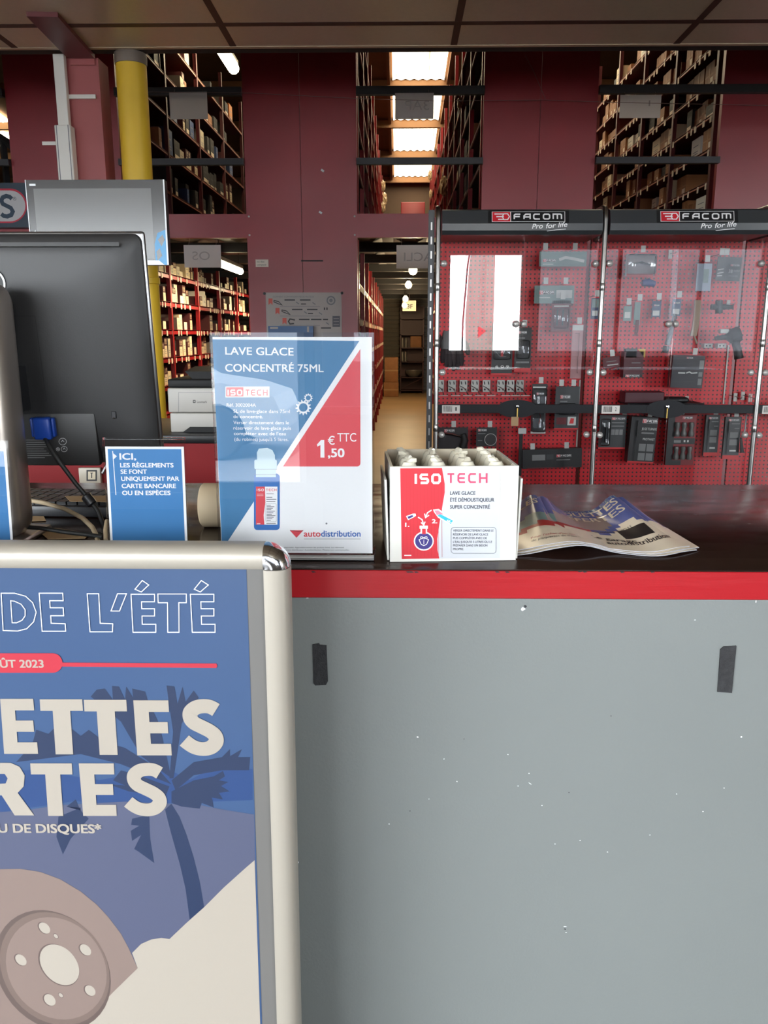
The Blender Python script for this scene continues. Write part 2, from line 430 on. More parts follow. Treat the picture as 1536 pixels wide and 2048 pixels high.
tag(MB().tube(pts,.0022,M_wire,5).build('hanging_wire',None,pts[0]),'thin wire strung across the upper aisles in front of the cladding','wire')
tag(MB().tube([at(1050,110,6.9),at(1066,140,6.92),at(1091,198,6.92)],.002,M_wire,5).build('hanging_thread',None,at(1091,198,6.92)),'thin thread slanting down to the wire over red cladding','thread')
M_sheet=mat('plain paper sheet',(242,236,234),.7)
_nt=M_sheet.node_tree; _tr=_nt.nodes.new('ShaderNodeBsdfTranslucent'); _tr.inputs[0].default_value=(.75,.72,.70,1); _mx=_nt.nodes.new('ShaderNodeMixShader'); _mx.inputs[0].default_value=.5
_nt.links.new(_nt.nodes['Principled BSDF'].outputs[0],_mx.inputs[1]); _nt.links.new(_tr.outputs[0],_mx.inputs[2]); _nt.links.new(_mx.outputs[0],_nt.nodes['Material Output'].inputs[0]); M_faint=mat('faint show-through ink',(176,168,166),.7)
def aisle_sheet(corners,Y,label,txt=None,mirror=False,tb=None):
    (x0,y0),(x1,y1)=corners; a=at(x0,y0,Y); b=at(x1,y1,Y)
    t=thing('aisle_sign',label,'sign',((a.x+b.x)/2,Y,b.z))
    m=MB(); m.box((a.x,Y,b.z),(b.x,Y+.002,a.z),M_sheet)
    sh=Sheet((0,Y,0),(1,0,0),(0,0,1),m,.0006)
    if txt:
        l,bs,r,cp=tb
        sh.text(txt,(r,bs),(l,bs),cp,M_faint,1) if False else None
        vs,fs,wd=glyphs(txt); pl=sh.uv(l,bs); pr=sh.uv(r,bs); h=(sh.uv(l,bs-cp)-pl).length/CAPH; s=(pr-pl).length/wd
        sh.put([(pr.x-x*s if mirror else pl.x+x*s, pl.y+y*h) for x,y in vs],fs,M_faint,1)
    part(m,'paper_sheet',t)
    for xx in (a.x+.04,b.x-.04): part(MB().tube([(xx,Y+.001,a.z-.004),(xx,Y+.06,a.z+.06)],.0015,M_wire,5),'string',t)
aisle_sheet(((338,184),(416,238)),6.90,'blank white paper sheet hung on the upper rail beside the yellow pole')
aisle_sheet(((790,186),(867,238)),6.90,'white paper sheet reading 3AP backwards against the skylight','3AP',True,(809,220,858,20))
aisle_sheet(((1241,190),(1320,236)),6.90,'white paper sheet marked 1 in the upper aisle of brown cartons','I',True,(1297,212,1300,12))
aisle_sheet(((367,490),(443,535)),6.94,'grey paper sheet under the beam in front of the tube lamp','OS',True,(385,520,420,18))
aisle_sheet(((793,490),(869,537)),6.94,'grey paper sheet under the beam over the lit narrow aisle','ACLI',True,(808,522,866,18))

# ================================================================== RACKS AND STOCK
M_shelf_red=M_red_steel
M_shelf_up=mat('skylit rose shelf edge',(200,136,116),.5)  # pale lip colour paints in the warm skylight on upper shelf edges
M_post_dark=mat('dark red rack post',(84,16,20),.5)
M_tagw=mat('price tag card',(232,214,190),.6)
M_inside=mat('dark rack liner',(52,14,16),.8)  # one even dark red on every rack back
POSTS={}
def rack(label,xf,side,y0,y1,zs,depth,ztop,shelfm,postm,pitch,tags=True,zbase=0):
    """side=+1: the open face looks towards +x"""
    t=thing('storage_rack',label,'storage rack',(xf-side*depth/2,(y0+y1)/2,zbase))
    n=max(1,round((y1-y0)/pitch)); POSTS[t.name]=[y0+(y1-y0)*i/n for i in range(n+1)]
    for i in range(n+1):
        y=y0+(y1-y0)*i/n
        part(MB().box((min(xf,xf+side*.006)-.0,y-.022,zbase),(max(xf,xf+side*.006),y+.022,ztop),postm).box((min(xf-side*.035,xf),y-.004,zbase),(max(xf-side*.035,xf),y+.004,ztop),postm),'upright',t)
    xb=xf-side*depth
    for z in zs:
        m=MB().box((min(xf,xb),y0,z-.012),(max(xf,xb),y1,z),M_shelf_red if shelfm is M_shelf_red else M_post_dark)  # upper shelf bodies coloured darker, painting the shade behind their lips
        lip=.045 if shelfm is M_shelf_red else .022
        m.box((min(xf,xf-side*.012),y0,z-lip),(max(xf,xf-side*.012),y1,z+.002),shelfm)
        if tags:
            y=y0+.05
            while y<y1-.1:
                s=random.choice((.03,.04,.045)); xt=xf+side*.004
                if random.random()<.75: m.box((min(xf,xt),y,z-.058),(max(xf,xt),y+s,z-.008),M_tagw)
                y+=random.uniform(.09,.26)
        part(m,'shelf',t)
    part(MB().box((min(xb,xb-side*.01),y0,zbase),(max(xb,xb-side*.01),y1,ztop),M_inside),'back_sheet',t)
    return t
# carton kinds: unit box, its printed face on -Y ... turned to face the aisle by the copy's rotation
def carton(kind):
    m=MB()
    body,face={'two':((70,16,18),(226,206,170)),'cream':((206,186,152),(228,210,178)),'grey':((108,100,92),(200,186,160)),'brown':((150,98,58),(168,116,72)),
      'dark':((30,26,28),(46,40,42)),'blue':((34,52,92),(52,78,130)),'orange':((190,104,36),(214,136,60)),'white':((214,208,196),(236,230,214)),'bin':((60,16,18),(240,226,196))}[kind]
    B=mat('carton %s'%kind,body,.65); Fm=mat('carton face %s'%kind,face,.6)
    m.box((-.5,-.5,0),(.5,.5,1),B)
    e=-.503
    def q(x0,z0,x1,z1,mm,k=0): m.add([(x0,e-k*.003,z0),(x1,e-k*.003,z0),(x1,e-k*.003,z1),(x0,e-k*.003,z1)],[(0,1,2,3)],mm)
    if kind=='two':
        q(-.48,.02,.48,.58,Fm); 
        for x in (-.28,.12): q(x,.68,x+.16,.92,Fm); q(x+.04,.72,x+.12,.80,B,1)
        for z in (.2,.3,.4): q(-.36,z,.2,z+.03,M_grey_ink,1)
    elif kind=='brown':
        q(-.5,.46,.5,.53,Fm); q(.1,.12,.4,.38,M_tagw); m.box((-.06,-.505,.0),(.06,.505,1.004),Fm)
    elif kind=='bin': q(-.46,.05,.46,.95,Fm); q(-.3,.3,.2,.6,M_tagw,1)
    elif kind=='dark': q(-.4,.1,.4,.3,M_tagw); q(-.3,.6,.3,.7,Fm)
    else:
        q(-.47,.03,.47,.97,Fm)
        for z in (.25,.35,.62): q(-.3,z,.25,z+.04,M_grey_ink,1)
    o=m.build('carton'); me=o.data; bpy.data.objects.remove(o); return me
CARTON={}
DESC={'two':'red-banded cream carton','cream':'plain cream carton','grey':'pale-faced grey carton','brown':'brown cardboard carton',
 'dark':'black carton','blue':'blue carton','orange':'orange carton','white':'white carton','bin':'small pale-labelled bin'}
REST=MB()
def stock(xf,side,z,y0,y1,hmax,mix,size,fill,where,shelf,group,posts,dmax=.3,single=True):
    y=y0; i=0
    while y<y1:
        k=random.choices([a for a,_ in mix],[b for _,b in mix])[0]
        wd=random.uniform(*size); h=min(hmax,random.uniform(.55,1.0)*hmax if k not in('bin',) else .42*hmax)
        hit=[p for p in posts if y-.03<p<y+wd+.03]
        if hit: y=hit[0]+.031; continue
        if random.random()<fill and y+wd<y1:
            if k not in CARTON: CARTON[k]=carton(k)
            d=random.uniform(.6,1)*dmax; back=random.uniform(.002,.05)
            loc=Vector((xf-side*(d/2+back+.012), y+wd/2, z+.001)); sc=(wd*.97,d,h); rz=math.pi/2 if side>0 else -math.pi/2
            if single:
                o=bpy.data.objects.new('carton',CARTON[k]); C.objects.link(o); o.location=loc; o.scale=sc; o.rotation_euler=(0,0,rz)
                o['label']='%s, %s along the %s shelf, %s'%(DESC[k],ordw(i),ORD[shelf],where); o['category']='carton'; o['group']=group
            else:
                me=CARTON[k]; M=Matrix.Translation(loc)@Matrix.Rotation(rz,4,'Z')@Matrix.Diagonal((*sc,1))
                for p in me.polygons: REST.add([M@me.vertices[v].co for v in p.vertices],[list(range(len(p.vertices)))],me.materials[p.material_index])
            i+=1
        else: wd*=random.uniform(.5,1.2)
        y+=wd+random.choice((.004,.006,.02))
mixA=[('two',5),('cream',3),('grey',2),('bin',4),('dark',1),('white',1)]
mixB=[('brown',6),('cream',1),('white',1),('dark',1)]
mixC=[('dark',7),('two',1),('brown',2),('blue',1),('orange',1),('grey',1)]
mixD=[('orange',3),('cream',3),('brown',3),('two',2),('white',1)]
# lower rack seen behind the printer
lv=[.33,.60,.87,1.14,1.41,1.68,1.95]
rk=rack('red rack of cream cartons behind the printer under the deck',-2.26,1,7.14,12.8,lv,.42,2.14,M_shelf_red,M_red_steel,1.06)
for k,z in enumerate(lv):
    if z>.8: stock(-2.26,1,z,7.75,12.6,.205 if k<6 else .17,mixA,(.075,.16),.8,'rack behind the printer',k,'cartons on the rack behind the printer',POSTS[rk.name])
# upper rack beside the yellow pole
lu=[2.36,2.74,3.1,3.46,3.82,4.18]
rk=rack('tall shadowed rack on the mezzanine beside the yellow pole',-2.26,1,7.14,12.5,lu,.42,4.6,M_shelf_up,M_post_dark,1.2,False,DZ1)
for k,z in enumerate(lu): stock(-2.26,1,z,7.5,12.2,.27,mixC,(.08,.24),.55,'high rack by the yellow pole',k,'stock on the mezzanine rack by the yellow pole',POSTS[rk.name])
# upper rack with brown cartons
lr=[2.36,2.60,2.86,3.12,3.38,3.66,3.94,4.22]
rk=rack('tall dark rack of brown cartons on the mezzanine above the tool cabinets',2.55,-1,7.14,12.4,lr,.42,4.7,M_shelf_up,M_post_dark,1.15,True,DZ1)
for k,z in enumerate(lr): stock(2.55,-1,z,7.2,11.3,.2,mixB,(.13,.27),.58,'high rack above the tool cabinets',k,'cartons on the mezzanine rack above the tool cabinets',POSTS[rk.name])
# racks either side of the narrow middle aisle, below and above
for (xf,sd,nm,z0,lvls,zt,zb,sm,pm,mix) in (
  (-.342,1,'lower rack on the poster side of the lit narrow aisle',0,[.3,.6,.9,1.2,1.5,1.8],2.14,0,M_shelf_red,M_red_steel,mixD),
  (.67,-1,'lower rack on the cabinet side of the lit narrow aisle',0,[.3,.6,.9,1.2,1.5,1.8],2.14,0,M_shelf_red,M_red_steel,mixD),
  (-.342,1,'upper rack on the poster side of the skylit aisle',DZ1,[2.4,2.75,3.1,3.45,3.8,4.15],4.5,DZ1,M_shelf_up,M_red_steel,mixC),
  (.67,-1,'upper rack on the cabinet side of the skylit aisle',DZ1,[2.4,2.75,3.1,3.45,3.8,4.15],4.6,DZ1,M_shelf_up,M_red_steel,mixC)):
    rk=rack('red '+nm,xf,sd,7.14,18.6,lvls,.4,zt,sm,pm,1.15,zb==0,zb)
    for k,z in enumerate(lvls):
        stock(xf,sd,z,7.3 if zb==0 else 8.2,18.4,.24,mix,(.2,.4),.45,'',k,'',POSTS[rk.name],single=False)
o=REST.build('rack_stock'); o['kind']='stuff'; o['label']='assorted cartons crammed on the racks along the narrow aisle, seen edge on'; o['category']='cartons'
# crumpled plastic bags poking out of the racks
M_bag=mat('crumpled clear plastic bag',(190,165,130),.25)
def bag(p,s,label):
    bm=bmesh.new(); bmesh.ops.create_icosphere(bm,subdivisions=3,radius=1)
    for v in bm.verts:
        n=v.co.normalized(); v.co=Vector((n.x*s*.5,n.y*s*.6,n.z*s))*(1+.28*math.sin(n.x*9+s*40)*math.sin(n.z*7+n.y*11))
    m=MB(Matrix.Translation(p)); bm.verts.index_update(); m.add([v.co.copy() for v in bm.verts],[[v.index for v in f.verts] for f in bm.faces],M_bag); bm.free()
    tag(m.build('plastic_bag',None,p),label,'plastic bag','plastic bags hanging out of the racks')
bag(atx(766,372,-.32),.10,'crumpled clear bag hanging off the poster-side upper rack, topmost there')
bag(atx(768,398,-.32),.13,'larger crumpled clear bag hanging off the poster-side upper rack')
bag(atx(766,415,-.32),.10,'crumpled clear bag low on the poster-side upper rack above the beam')
bag(atx(888,372,.65),.13,'large crumpled clear bag hanging off the cabinet-side upper rack')
bag(atx(862,388,.65),.08,'small crumpled clear bag beside the larger one over the tool cabinet')
bag(atx(920,206,.65),.06,'small crumpled bag high on the cabinet-side upper rack')
bag(atx(860,350,.65),.09,'yellowish crumpled bag below the last skylight')
# end of the narrow aisle
def ebox(px0,py0,px1,py1,Y,d,label,nm='cardboard_box'):
    a=at(px0,py1,Y); b=at(px1,py0,Y); t=thing(nm,label,'box',((a.x+b.x)/2,Y+d/2,a.z))
    part(MB().box((a.x,Y,a.z),(b.x,Y+d,b.z),M_card),'carton_body',t)
    part(MB().box((a.x-.002,Y-.003,(a.z+b.z)/2-.02),(b.x+.002,Y,(a.z+b.z)/2+.02),mat('parcel tape',(180,140,90),.35)),'tape',t)
zf=at(780,789,18.3).z
tb=thing('cardboard_box','wide cardboard box on the floor at the far end of the narrow aisle','box',(at(782,789,18.2).x,18.4,0))
x0=at(767,789,18.2).x; x1=at(797,789,18.2).x
part(MB().rbox((x0,18.2,0.0),(x1,18.8,.32),.01,M_card),'carton_body',tb); part(MB().box((x0,18.197,.14),(x1,18.2,.17),mat('parcel tape',(180,140,90),.35)),'tape',tb)
tb=thing('cardboard_box','tall cardboard box stacked on the wide one at the aisle end','box',((x0+x1)/2,18.5,.32))
part(MB().rbox((x0+.02,18.25,.321),(x1-.01,18.8,.86),.01,M_card),'carton_body',tb); part(MB().box((x0+.02,18.247,.56),(x1-.01,18.25,.59),mat('parcel tape',(180,140,90),.35)),'tape',tb)
fx0=at(800,700,19.2).x; fx1=at(848,700,19.2).x
t=thing('shelf_unit','dark open shelf unit across the far end of the narrow aisle','shelf unit',((fx0+fx1)/2,19.4,0))
M_drk=mat('dark red brown steel',(70,34,32),.5)
for x in (fx0,fx1-.03):
    for y in (19.2,19.57): part(MB().box((x,y,0),(x+.03,y+.03,2.0),M_drk),'upright',t)
FZ=[.08,.38,.72,.86,1.12,1.42,1.72]
for z in (.08,.38,.74,1.06,1.36,1.72): part(MB().box((fx0,19.2,z-.02),(fx1,19.6,z),M_drk),'shelf',t)
part(MB().box((fx0,19.61,0),(fx1,19.62,2.0),M_drk),'back_sheet',t)
part(MB().tube([(fx0+.03,19.25,.1),(fx1-.03,19.25,.36)],.012,M_drk,6),'cross_brace',t)
tag(MB().rbox((fx0+.24,19.24,1.061),(fx0+.5,19.5,1.32),.008,M_card).build('cardboard_box',None,((fx0+.37),19.4,1.061)),'brown cardboard box on the middle of the far shelf unit','box')
M_can=mat('grey can',(130,122,112),.4,.3)
for i,(xx,z,ll) in enumerate(((.06,1.061,'first grey canister beside the brown box on the far shelf unit'),(.14,1.061,'second grey canister touching the brown box on the far shelf unit'),(.06,.741,'short grey canister under the boxes on the far shelf unit'),(.13,.741,'second short grey canister under the boxes on the far shelf unit'))):
    tag(MB().lathe([(.0,0),(.034,0),(.034,.2),(.026,.22),(.012,.225),(0,.225)],M_can,12,(fx0+xx,19.36,z)).build('canister',None,(fx0+xx,19.36,z)),ll,'canister','canisters on the far shelf unit')
bm_=MB().lathe([(.0,0),(.10,.0),(.19,.08),(.2,.15),(.185,.15),(.17,.09),(0,.02)],M_can,18,(fx0+.32,19.4,.381))
tag(bm_.build('round_bowl',None,(fx0+.32,19.4,.381)),'wide grey metal bowl low on the far shelf unit','bowl')
a=at(805,601,17.6); b=at(832,622,17.6)
t=thing('aisle_sign','small cream card reading 43F hung at the far end of the narrow aisle','sign',((a.x+b.x)/2,17.6,b.z))
m=MB().box((a.x,17.6,b.z),(b.x,17.605,a.z),M_tagw); sh=Sheet((0,17.6,0),(1,0,0),(0,0,1),m,.002); sh.text('43F',(808,617),(825,617),9,M_ink,1,.02); part(m,'card',t)
part(MB().tube([((a.x+b.x)/2,17.602,a.z-.01),((a.x+b.x)/2,17.602,2.29)],.003,M_wire,5),'string',t)
# lamps of the lower level
M_bulb=mat('lit bulb',(255,236,190),.4,emit=14)
for px,py,Y,ll in ((826,541,9.8,'round lit bulb hanging first in the narrow aisle, beside the grey sheet'),(817,570,12.4,'round lit bulb hanging second in the narrow aisle'),(811,598,15.0,'round lit bulb hanging third in the narrow aisle'),(809,611,16.8,'round lit bulb farthest along the narrow aisle beside the 43F card')):
    p=at(px,py,Y); t=thing('pendant_bulb',ll,'lamp',p,'bulbs of the narrow aisle')
    part(MB().lathe([(0,-.05),(.03,-.042),(.05,-.015),(.05,.015),(.03,.045),(.018,.06)],M_bulb,14,p),'bulb',t)
    part(MB().lathe([(.018,.055),(.024,.06),(.024,.1),(0,.1)],M_dark,10,p).tube([p+Vector((0,0,.1)),(p.x,p.y,2.2)],.004,M_dark,5),'socket',t)
    ld=bpy.data.lights.new('bulb_light','POINT'); ld.energy=42; ld.color=(1,.78,.46); ld.shadow_soft_size=.05
    lo=bpy.data.objects.new('bulb_light',ld); C.objects.link(lo); lo.location=(p.x,p.y-.02,p.z-.12)
M_tube=mat('lit tube',(255,240,196),.4,emit=16)
def tube_lamp(p,q,rad,label,power,down=True):
    c=(p+q)/2; t=thing('tube_lamp',label,'lamp',c)
    part(MB().tube([p,q],rad,M_tube,10),'diffuser',t)
    part(MB().box((c.x-rad*.8,p.y-.02,c.z+rad*.8),(c.x+rad*.8,q.y+.02,c.z+rad*.8+.035),mat('lamp housing',(190,185,175),.5)),'housing',t)
    zt=roofz(c.y) if c.z>3 else 2.27
    for yy in (p.y+.1,q.y-.1): part(MB().tube([(c.x,yy,c.z+rad*.8+.03),(c.x,yy,zt+.01)],.004,M_dark,5),'hanger',t)
    ld=bpy.data.lights.new('tube_light','AREA'); ld.shape='RECTANGLE'; ld.size=.08; ld.size_y=(q-p).length; ld.energy=power; ld.color=(1,.80,.50)
    lo=bpy.data.objects.new('tube_light',ld); C.objects.link(lo); lo.location=(c.x,c.y,c.z-rad-.02); lo.rotation_euler=(0,0,0)
za=at(449,526,8.25).z
tube_lamp(Vector((-1.76,8.15,za)),Vector((-1.76,9.35,za)),.035,'lit tube lamp under the deck in front of the cream cartons',40)
tube_lamp(Vector((-1.76,11.2,za)),Vector((-1.76,12.4,za)),.035,'unseen added tube lamp deeper under the deck past the rack cladding',40)  # out of view, added to carry lamp light further down the lower aisle
tube_lamp(Vector((-1.95,8.9,4.42)),Vector((-1.95,10.4,4.42)),.065,'long bright tube lamp high above the mezzanine rack beside the pole',9)
# red advertising board at the end of the lower aisle, edge of it seen
a=at(494,512,12.9); b=at(530,700,12.9)
t=thing('advertising_board','tall red board lettered ISO at the end of the cream carton aisle','board',((a.x+b.x)/2,12.95,0))
m=MB().box((a.x,12.9,.01),(b.x+.3,12.93,a.z),mat('red board',(150,34,50),.5)); sh=Sheet((0,12.9,0),(1,0,0),(0,0,1),m,.001); sh.word('ISO',497,524,513,531,.24,M_cream,1); part(m,'board',t)
# far end of upper aisle: red cabinet on the deck
a=at(802,404,19.4); b=at(850,430,19.4)
tag(MB().rbox((a.x,19.4,2.335),(b.x,19.9,a.z),.01,M_maroon).build('steel_cabinet',None,((a.x+b.x)/2,19.6,2.335)),'low dark red steel cabinet at the far end of the skylit aisle','cabinet')
# stairwell corner at the far left
m=MB().tube([at(-60,238,7.3),at(56,312,7.3)],.035,M_rail,4)
t=thing('stair_rail','dark sloping stair handrail beyond the red cladding, over the round lettered sign','handrail',at(0,275,7.3)); part(m,'handrail',t)
part(MB().tube([at(6,283,7.3),(at(6,283,7.3).x,7.3,2.33)],.03,M_rail,4),'baluster',t)
a=at(26,188,8.6); b=at(62,360,8.6)
t=thing('notice_panel','red panel with a round red sticker past the stair handrail','panel',((a.x+b.x)/2,8.6,2.33))
m=MB().box((a.x,8.6,2.335),(b.x+.3,8.63,a.z),mat('bright red panel',(126,14,20),.5)); part(m,'panel_sheet',t)
m=MB(); sh=Sheet((0,8.598,0),(1,0,0),(0,0,1),m,.001); sh.rect(30,272,62,305,M_cream,0)
c=sh.uv(47,283); e=.075; sh.put([(c.x+e*1.4*math.cos(R(q)),c.y+e*math.sin(R(q))*.8) for q in range(0,360,15)],[list(range(24))],mat('sticker red',(190,60,40),.5),1)
part(m,'sticker',t)

# ================================================================== BETWEEN COUNTER AND RACKS
# steel column with knee brace, trunking, pole, television
YC=4.95
a=at(135,300,YC); b=at(212,300,YC)
zt=CEIL_Z-.02
struct(MB().box((a.x,YC,0),(b.x-.01,YC+.16,zt),M_column),'steel_column')
q=at(62,29,4.3); q=atz(84,28,CEIL_Z-.01); p=at(162,112,YC-.02)
t=thing('knee_brace','dark red steel brace slanting from the ceiling to the column head','brace',p)
d=(p-q); L_=d.length; d.normalize(); sx_=Vector((1,0,0)); nn=d.cross(sx_).normalized(); sx_=nn.cross(d).normalized()
Mx=Matrix((( sx_.x,d.x,nn.x,q.x),(sx_.y,d.y,nn.y,q.y),(sx_.z,d.z,nn.z,q.z),(0,0,0,1)))
M_brace=mat('dark red brace',(96,40,44),.45)
part(MB(Mx).box((-.075,0,-.01),(.075,L_,.012),M_brace),'brace_plate',t)
a2=at(140,97,YC); b2=at(191,131,YC)
m=MB().box((a2.x,YC-.012,b2.z),(b2.x,YC-.001,a2.z),M_column)
part(m,'end_plate',t)
M_trunk=mat('white trunking',(236,232,224),.4)
t=thing('cable_trunking','white plastic cable trunking running down the red column, wider below','trunking',at(128,350,YC-.02))
a=at(109,98,YC-.02); b=at(142,254,YC-.02); w0=.062
xa=at(127,200,YC-.02).x
part(MB().rbox((xa-w0/2,YC-.05,b.z),(xa+w0/2,YC-.012,CEIL_Z-.012),.003,M_trunk,1),'upper_duct',t)
w1=.092; zl=.3
part(MB().rbox((xa-w1/2,YC-.07,zl),(xa+w1/2,YC-.004,b.z),.004,M_trunk,1),'lower_duct',t)
m=MB()
for s_ in (-1,1): part(MB().box((xa+s_*w1*.36-.002,YC-.072,zl),(xa+s_*w1*.36+.002,YC-.07,b.z),M_grey_ink),'cover_seam',t)
a=at(134,189,YC-.014); b=at(191,197,YC-.014); part(MB().box((xa,YC-.0145,b.z),(b.x,YC-.002,a.z),M_trunk),'cable_clip',t)
a=at(84,283,YC-.014); b=at(110,290,YC-.014); part(MB().box((a.x,YC-.0145,b.z),(xa-.03,YC-.010,a.z),M_trunk),'cable_clip',t)
m=MB().box((a.x,YC-.01,0),(at(135,300,YC).x-.0,YC+.12,2.85),M_maroon) if False else None
M_yel=mat('yellow pole paint',(228,186,52),.45,noise=(5,.05))
YP=4.95; xp=at(268,230,YP).x; RPole=.084
t=thing('yellow_pole','thick round yellow pole from floor to ceiling','pole',(xp,YP,0))
part(MB().lathe([(RPole,.0),(RPole,CEIL_Z-.06)],M_yel,28,(xp,YP,0)),'pole_shaft',t)
part(MB().lathe([(RPole+.004,CEIL_Z-.06),(RPole+.006,CEIL_Z-.03),(RPole+.004,CEIL_Z-.002)],mat('grey pole cap',(110,98,88),.5),28,(xp,YP,0)),'pole_cap',t)
zc=at(315,562,YP).z
part(MB().lathe([(RPole,zc-.02),(RPole+.007,zc-.016),(RPole+.007,zc+.016),(RPole,zc+.02)],M_yel,28,(xp,YP,0)),'collar',t)
# television
YT=4.15
a=at(50,360,YT); b=at(338,530,YT)
t=thing('television','flat television with pale screen and blue picture at its edges, on the yellow pole','television',((a.x+b.x)/2,YT+.05,b.z))
m=MB().rbox((a.x,YT,b.z),(b.x,YT+.05,a.z),.004,M_darkgrey,2)
part(m,'housing',t)
m=MB(); Yf=YT-.0012
sh=Sheet((0,Yf,0),(1,0,0),(0,0,1),m,.0006)
M_bez=mat('glossy bezel',(62,60,60),.18); M_scr=mat('grey lit screen',(112,111,110),.2,emit=.03)
M_sblue=mat('screen blue',(70,150,200),.3,emit=.15); M_swhite=mat('screen white',(225,228,230),.3,emit=.25)
x0,x1,z0,z1=a.x,b.x,b.z,a.z; W=x1-x0; H=z1-z0
def tv(pts,mm,k): sh.poly([(x0+W*u,z0+H*v) for u,v in pts],mm,k,False)
tv([(0,0),(1,0),(1,1),(0,1)],M_bez,0)
tv([(.055,.075),(.90,.075),(.90,.90),(.055,.90)],M_scr,1)
tv([(.905,.0),(.99,.0),(.99,.42),(.93,.38),(.905,.25)],M_sblue,1)
tv([(.92,.05),(.955,.11),(.94,.2),(.915,.16)],M_bez,2); tv([(.955,.22),(.98,.3),(.965,.36),(.93,.3)],M_bez,2)
tv([(.60,0),(.97,0),(.93,.055),(.60,.065)],M_swhite,2)
tv([(0.008,.0),(.05,.0),(.045,.14),(.03,.42),(.02,.36)],M_bez,1)
tv([(.02,.32),(.045,.42),(.05,.26),(.024,.24)],M_swhite,2); tv([(.02,.16),(.05,.2),(.052,.03),(.03,.03)],M_swhite,2)
tv([(.988,.0),(1,.0),(1,1),(.99,1)],M_swhite,3); tv([(0,.0),(.008,0),(.006,1),(0,1)],M_swhite,3)
tv([(.03,.93),(.075,.93),(.075,.955),(.03,.955)],M_swhite,3)
part(m,'screen',t)
part(MB().box((xp-.1,YT+.05,z0+.08),(xp+.08,YT+.08,z1-.08),M_dark).box((xp-.03,YT+.08,z0+.2),(xp+.03,YP-RPole+.01,z0+.28),M_dark),'bracket',t)
# dark sign with rounded white plate
YS=6.88
a=at(-150,366,YS); b=at(60,455,YS)
t=thing('shop_sign','dark blue sign with a white rounded plate reading LS, cut by the television','sign',((a.x+b.x)/2,YS+.03,b.z))
m=MB().box((a.x,YS,b.z),(b.x,YS+.1,a.z),mat('slate blue board',(38,56,72),.45)); sh=Sheet((0,YS,0),(1,0,0),(0,0,1),m,.001)
def pill(x0,y0,x1,y1,mm,k):
    r=(y1-y0)/2; pts=[(x0,y0),(x0,y1)]+[(x1-r+r*math.cos(R(q)),(y0+y1)/2-r*math.sin(R(q))) for q in range(-90,91,10)]
    sh.poly(pts,mm,k)
pill(-150,377,54,446,mat('sign red rim',(196,40,66),.5),1); pill(-150,381,51,443,mat('sign white',(214,212,214),.5),2)
M_sl=mat('sign slate letters',(40,60,80),.5)
sh.line([(24,398),(20,394),(13,392),(6,395),(3,401),(6,408),(14,412),(22,416),(26,423),(23,430),(15,433),(8,432),(3,428)],8,M_sl,3)
sh.line([(-26,393),(-26,430),(-3,430)],9,M_sl,3)
sh.text('®',(26.5,401),(33.5,401),7,M_sl,3)
part(m,'sign_board',t)
# notices on the poster-side cladding
M_pos=mat('order poster',(178,170,166),.6)
t=thing('wall_poster','white tool order chart pinned to the red cladding above the price sign','poster',at(606,690,6.98))
YQ=6.979; a=at(531,585,YQ); b=at(684,700,YQ)
m=MB().box((a.x,YQ,b.z),(b.x,YQ+.004,a.z),M_pos); sh=Sheet((0,YQ,0),(1,0,0),(0,0,1),m,.0012)
sh.text('COMMENT COMMANDER PIECES MOTEUR',(546,595),(628,595),3.4,M_grey_ink,1)
M_rib=mat('poster red ribbon',(206,96,84),.6)
for i,(x,y) in enumerate(((537,597),(551,616),(565,636))):
    sh.poly([(x,y),(x+8,y),(x+8,y+13),(x+4,y+9),(x,y+13)],M_rib,1)
for y in (613,632,651): sh.line([(560,y),(640,y)],.8,M_grey_ink,1)
for x,y in ((548,601),(564,620)): sh.line([(x,y),(x+9,y+2),(x+16,y+9),(x+10,y+7),(x,y+3)],1.6,M_ink,1,True)
sh.line([(590,640),(580,638),(577,643),(580,648),(588,647)],2.5,M_ink,1)
for x0_,x1_,y in ((569,590,600),(600,621,600),(584,605,619),(614,635,619),(598,619,639),(622,643,639),(646,656,639),(642,662,656)): sh.line([(x0_,y),(x1_,y)],2.6,M_ink,1)
for x,y in ((592,604),(625,605),(608,623),(638,625),(652,645)): sh.line([(x,y),(x+6,y+4)],2,M_grey_ink,1)
sh.line([(602,608),(612,608)],2,M_ink,1); sh.line([(616,627),(626,627)],2,M_ink,1)
c=sh.uv(662,601); 
for rr,mm,k in ((.038,M_grey_ink,1),(.026,M_pos,2),(.015,M_grey_ink,3)): sh.put([(c.x+rr*math.cos(R(q)),c.y+rr*math.sin(R(q))) for q in range(0,360,24)],[list(range(15))],mm,k)
sh.rect(665,632,680,654,mat('poster dark block',(96,96,104),.6),1)
for y in (637,643,649): sh.line([(667,y),(678,y)],1,M_pos,2)
for x in (649,654): sh.line([(x,615),(x,620)],2.5,M_ink,1)
part(m,'poster_sheet',t)
for px,py in ((529,587),(684,586)): part(MB(Matrix.Translation(at(px,py,6.975))@Matrix.Rotation(R(90),4,'X')).lathe([(0,.006),(.012,.003),(.012,-.004)],M_dark,10),'pin',t)
t=thing('leaflet_holder','small blue leaflet box on the cladding over the price sign','leaflet holder',at(580,700,6.95))
a=at(536,652,6.93); b=at(627,705,6.93); M_hold=mat('blue leaflet',(36,84,136),.4)
part(MB().box((a.x,6.935,b.z),(b.x,6.975,a.z),M_hold),'holder_body',t)
m=MB(); sh=Sheet((0,6.934,0),(1,0,0),(0,0,1),m,.001); sh.rect(540,654,556,658,M_pos,0); sh.rect(614,653,618,664,M_pos,0); part(m,'label_strip',t)
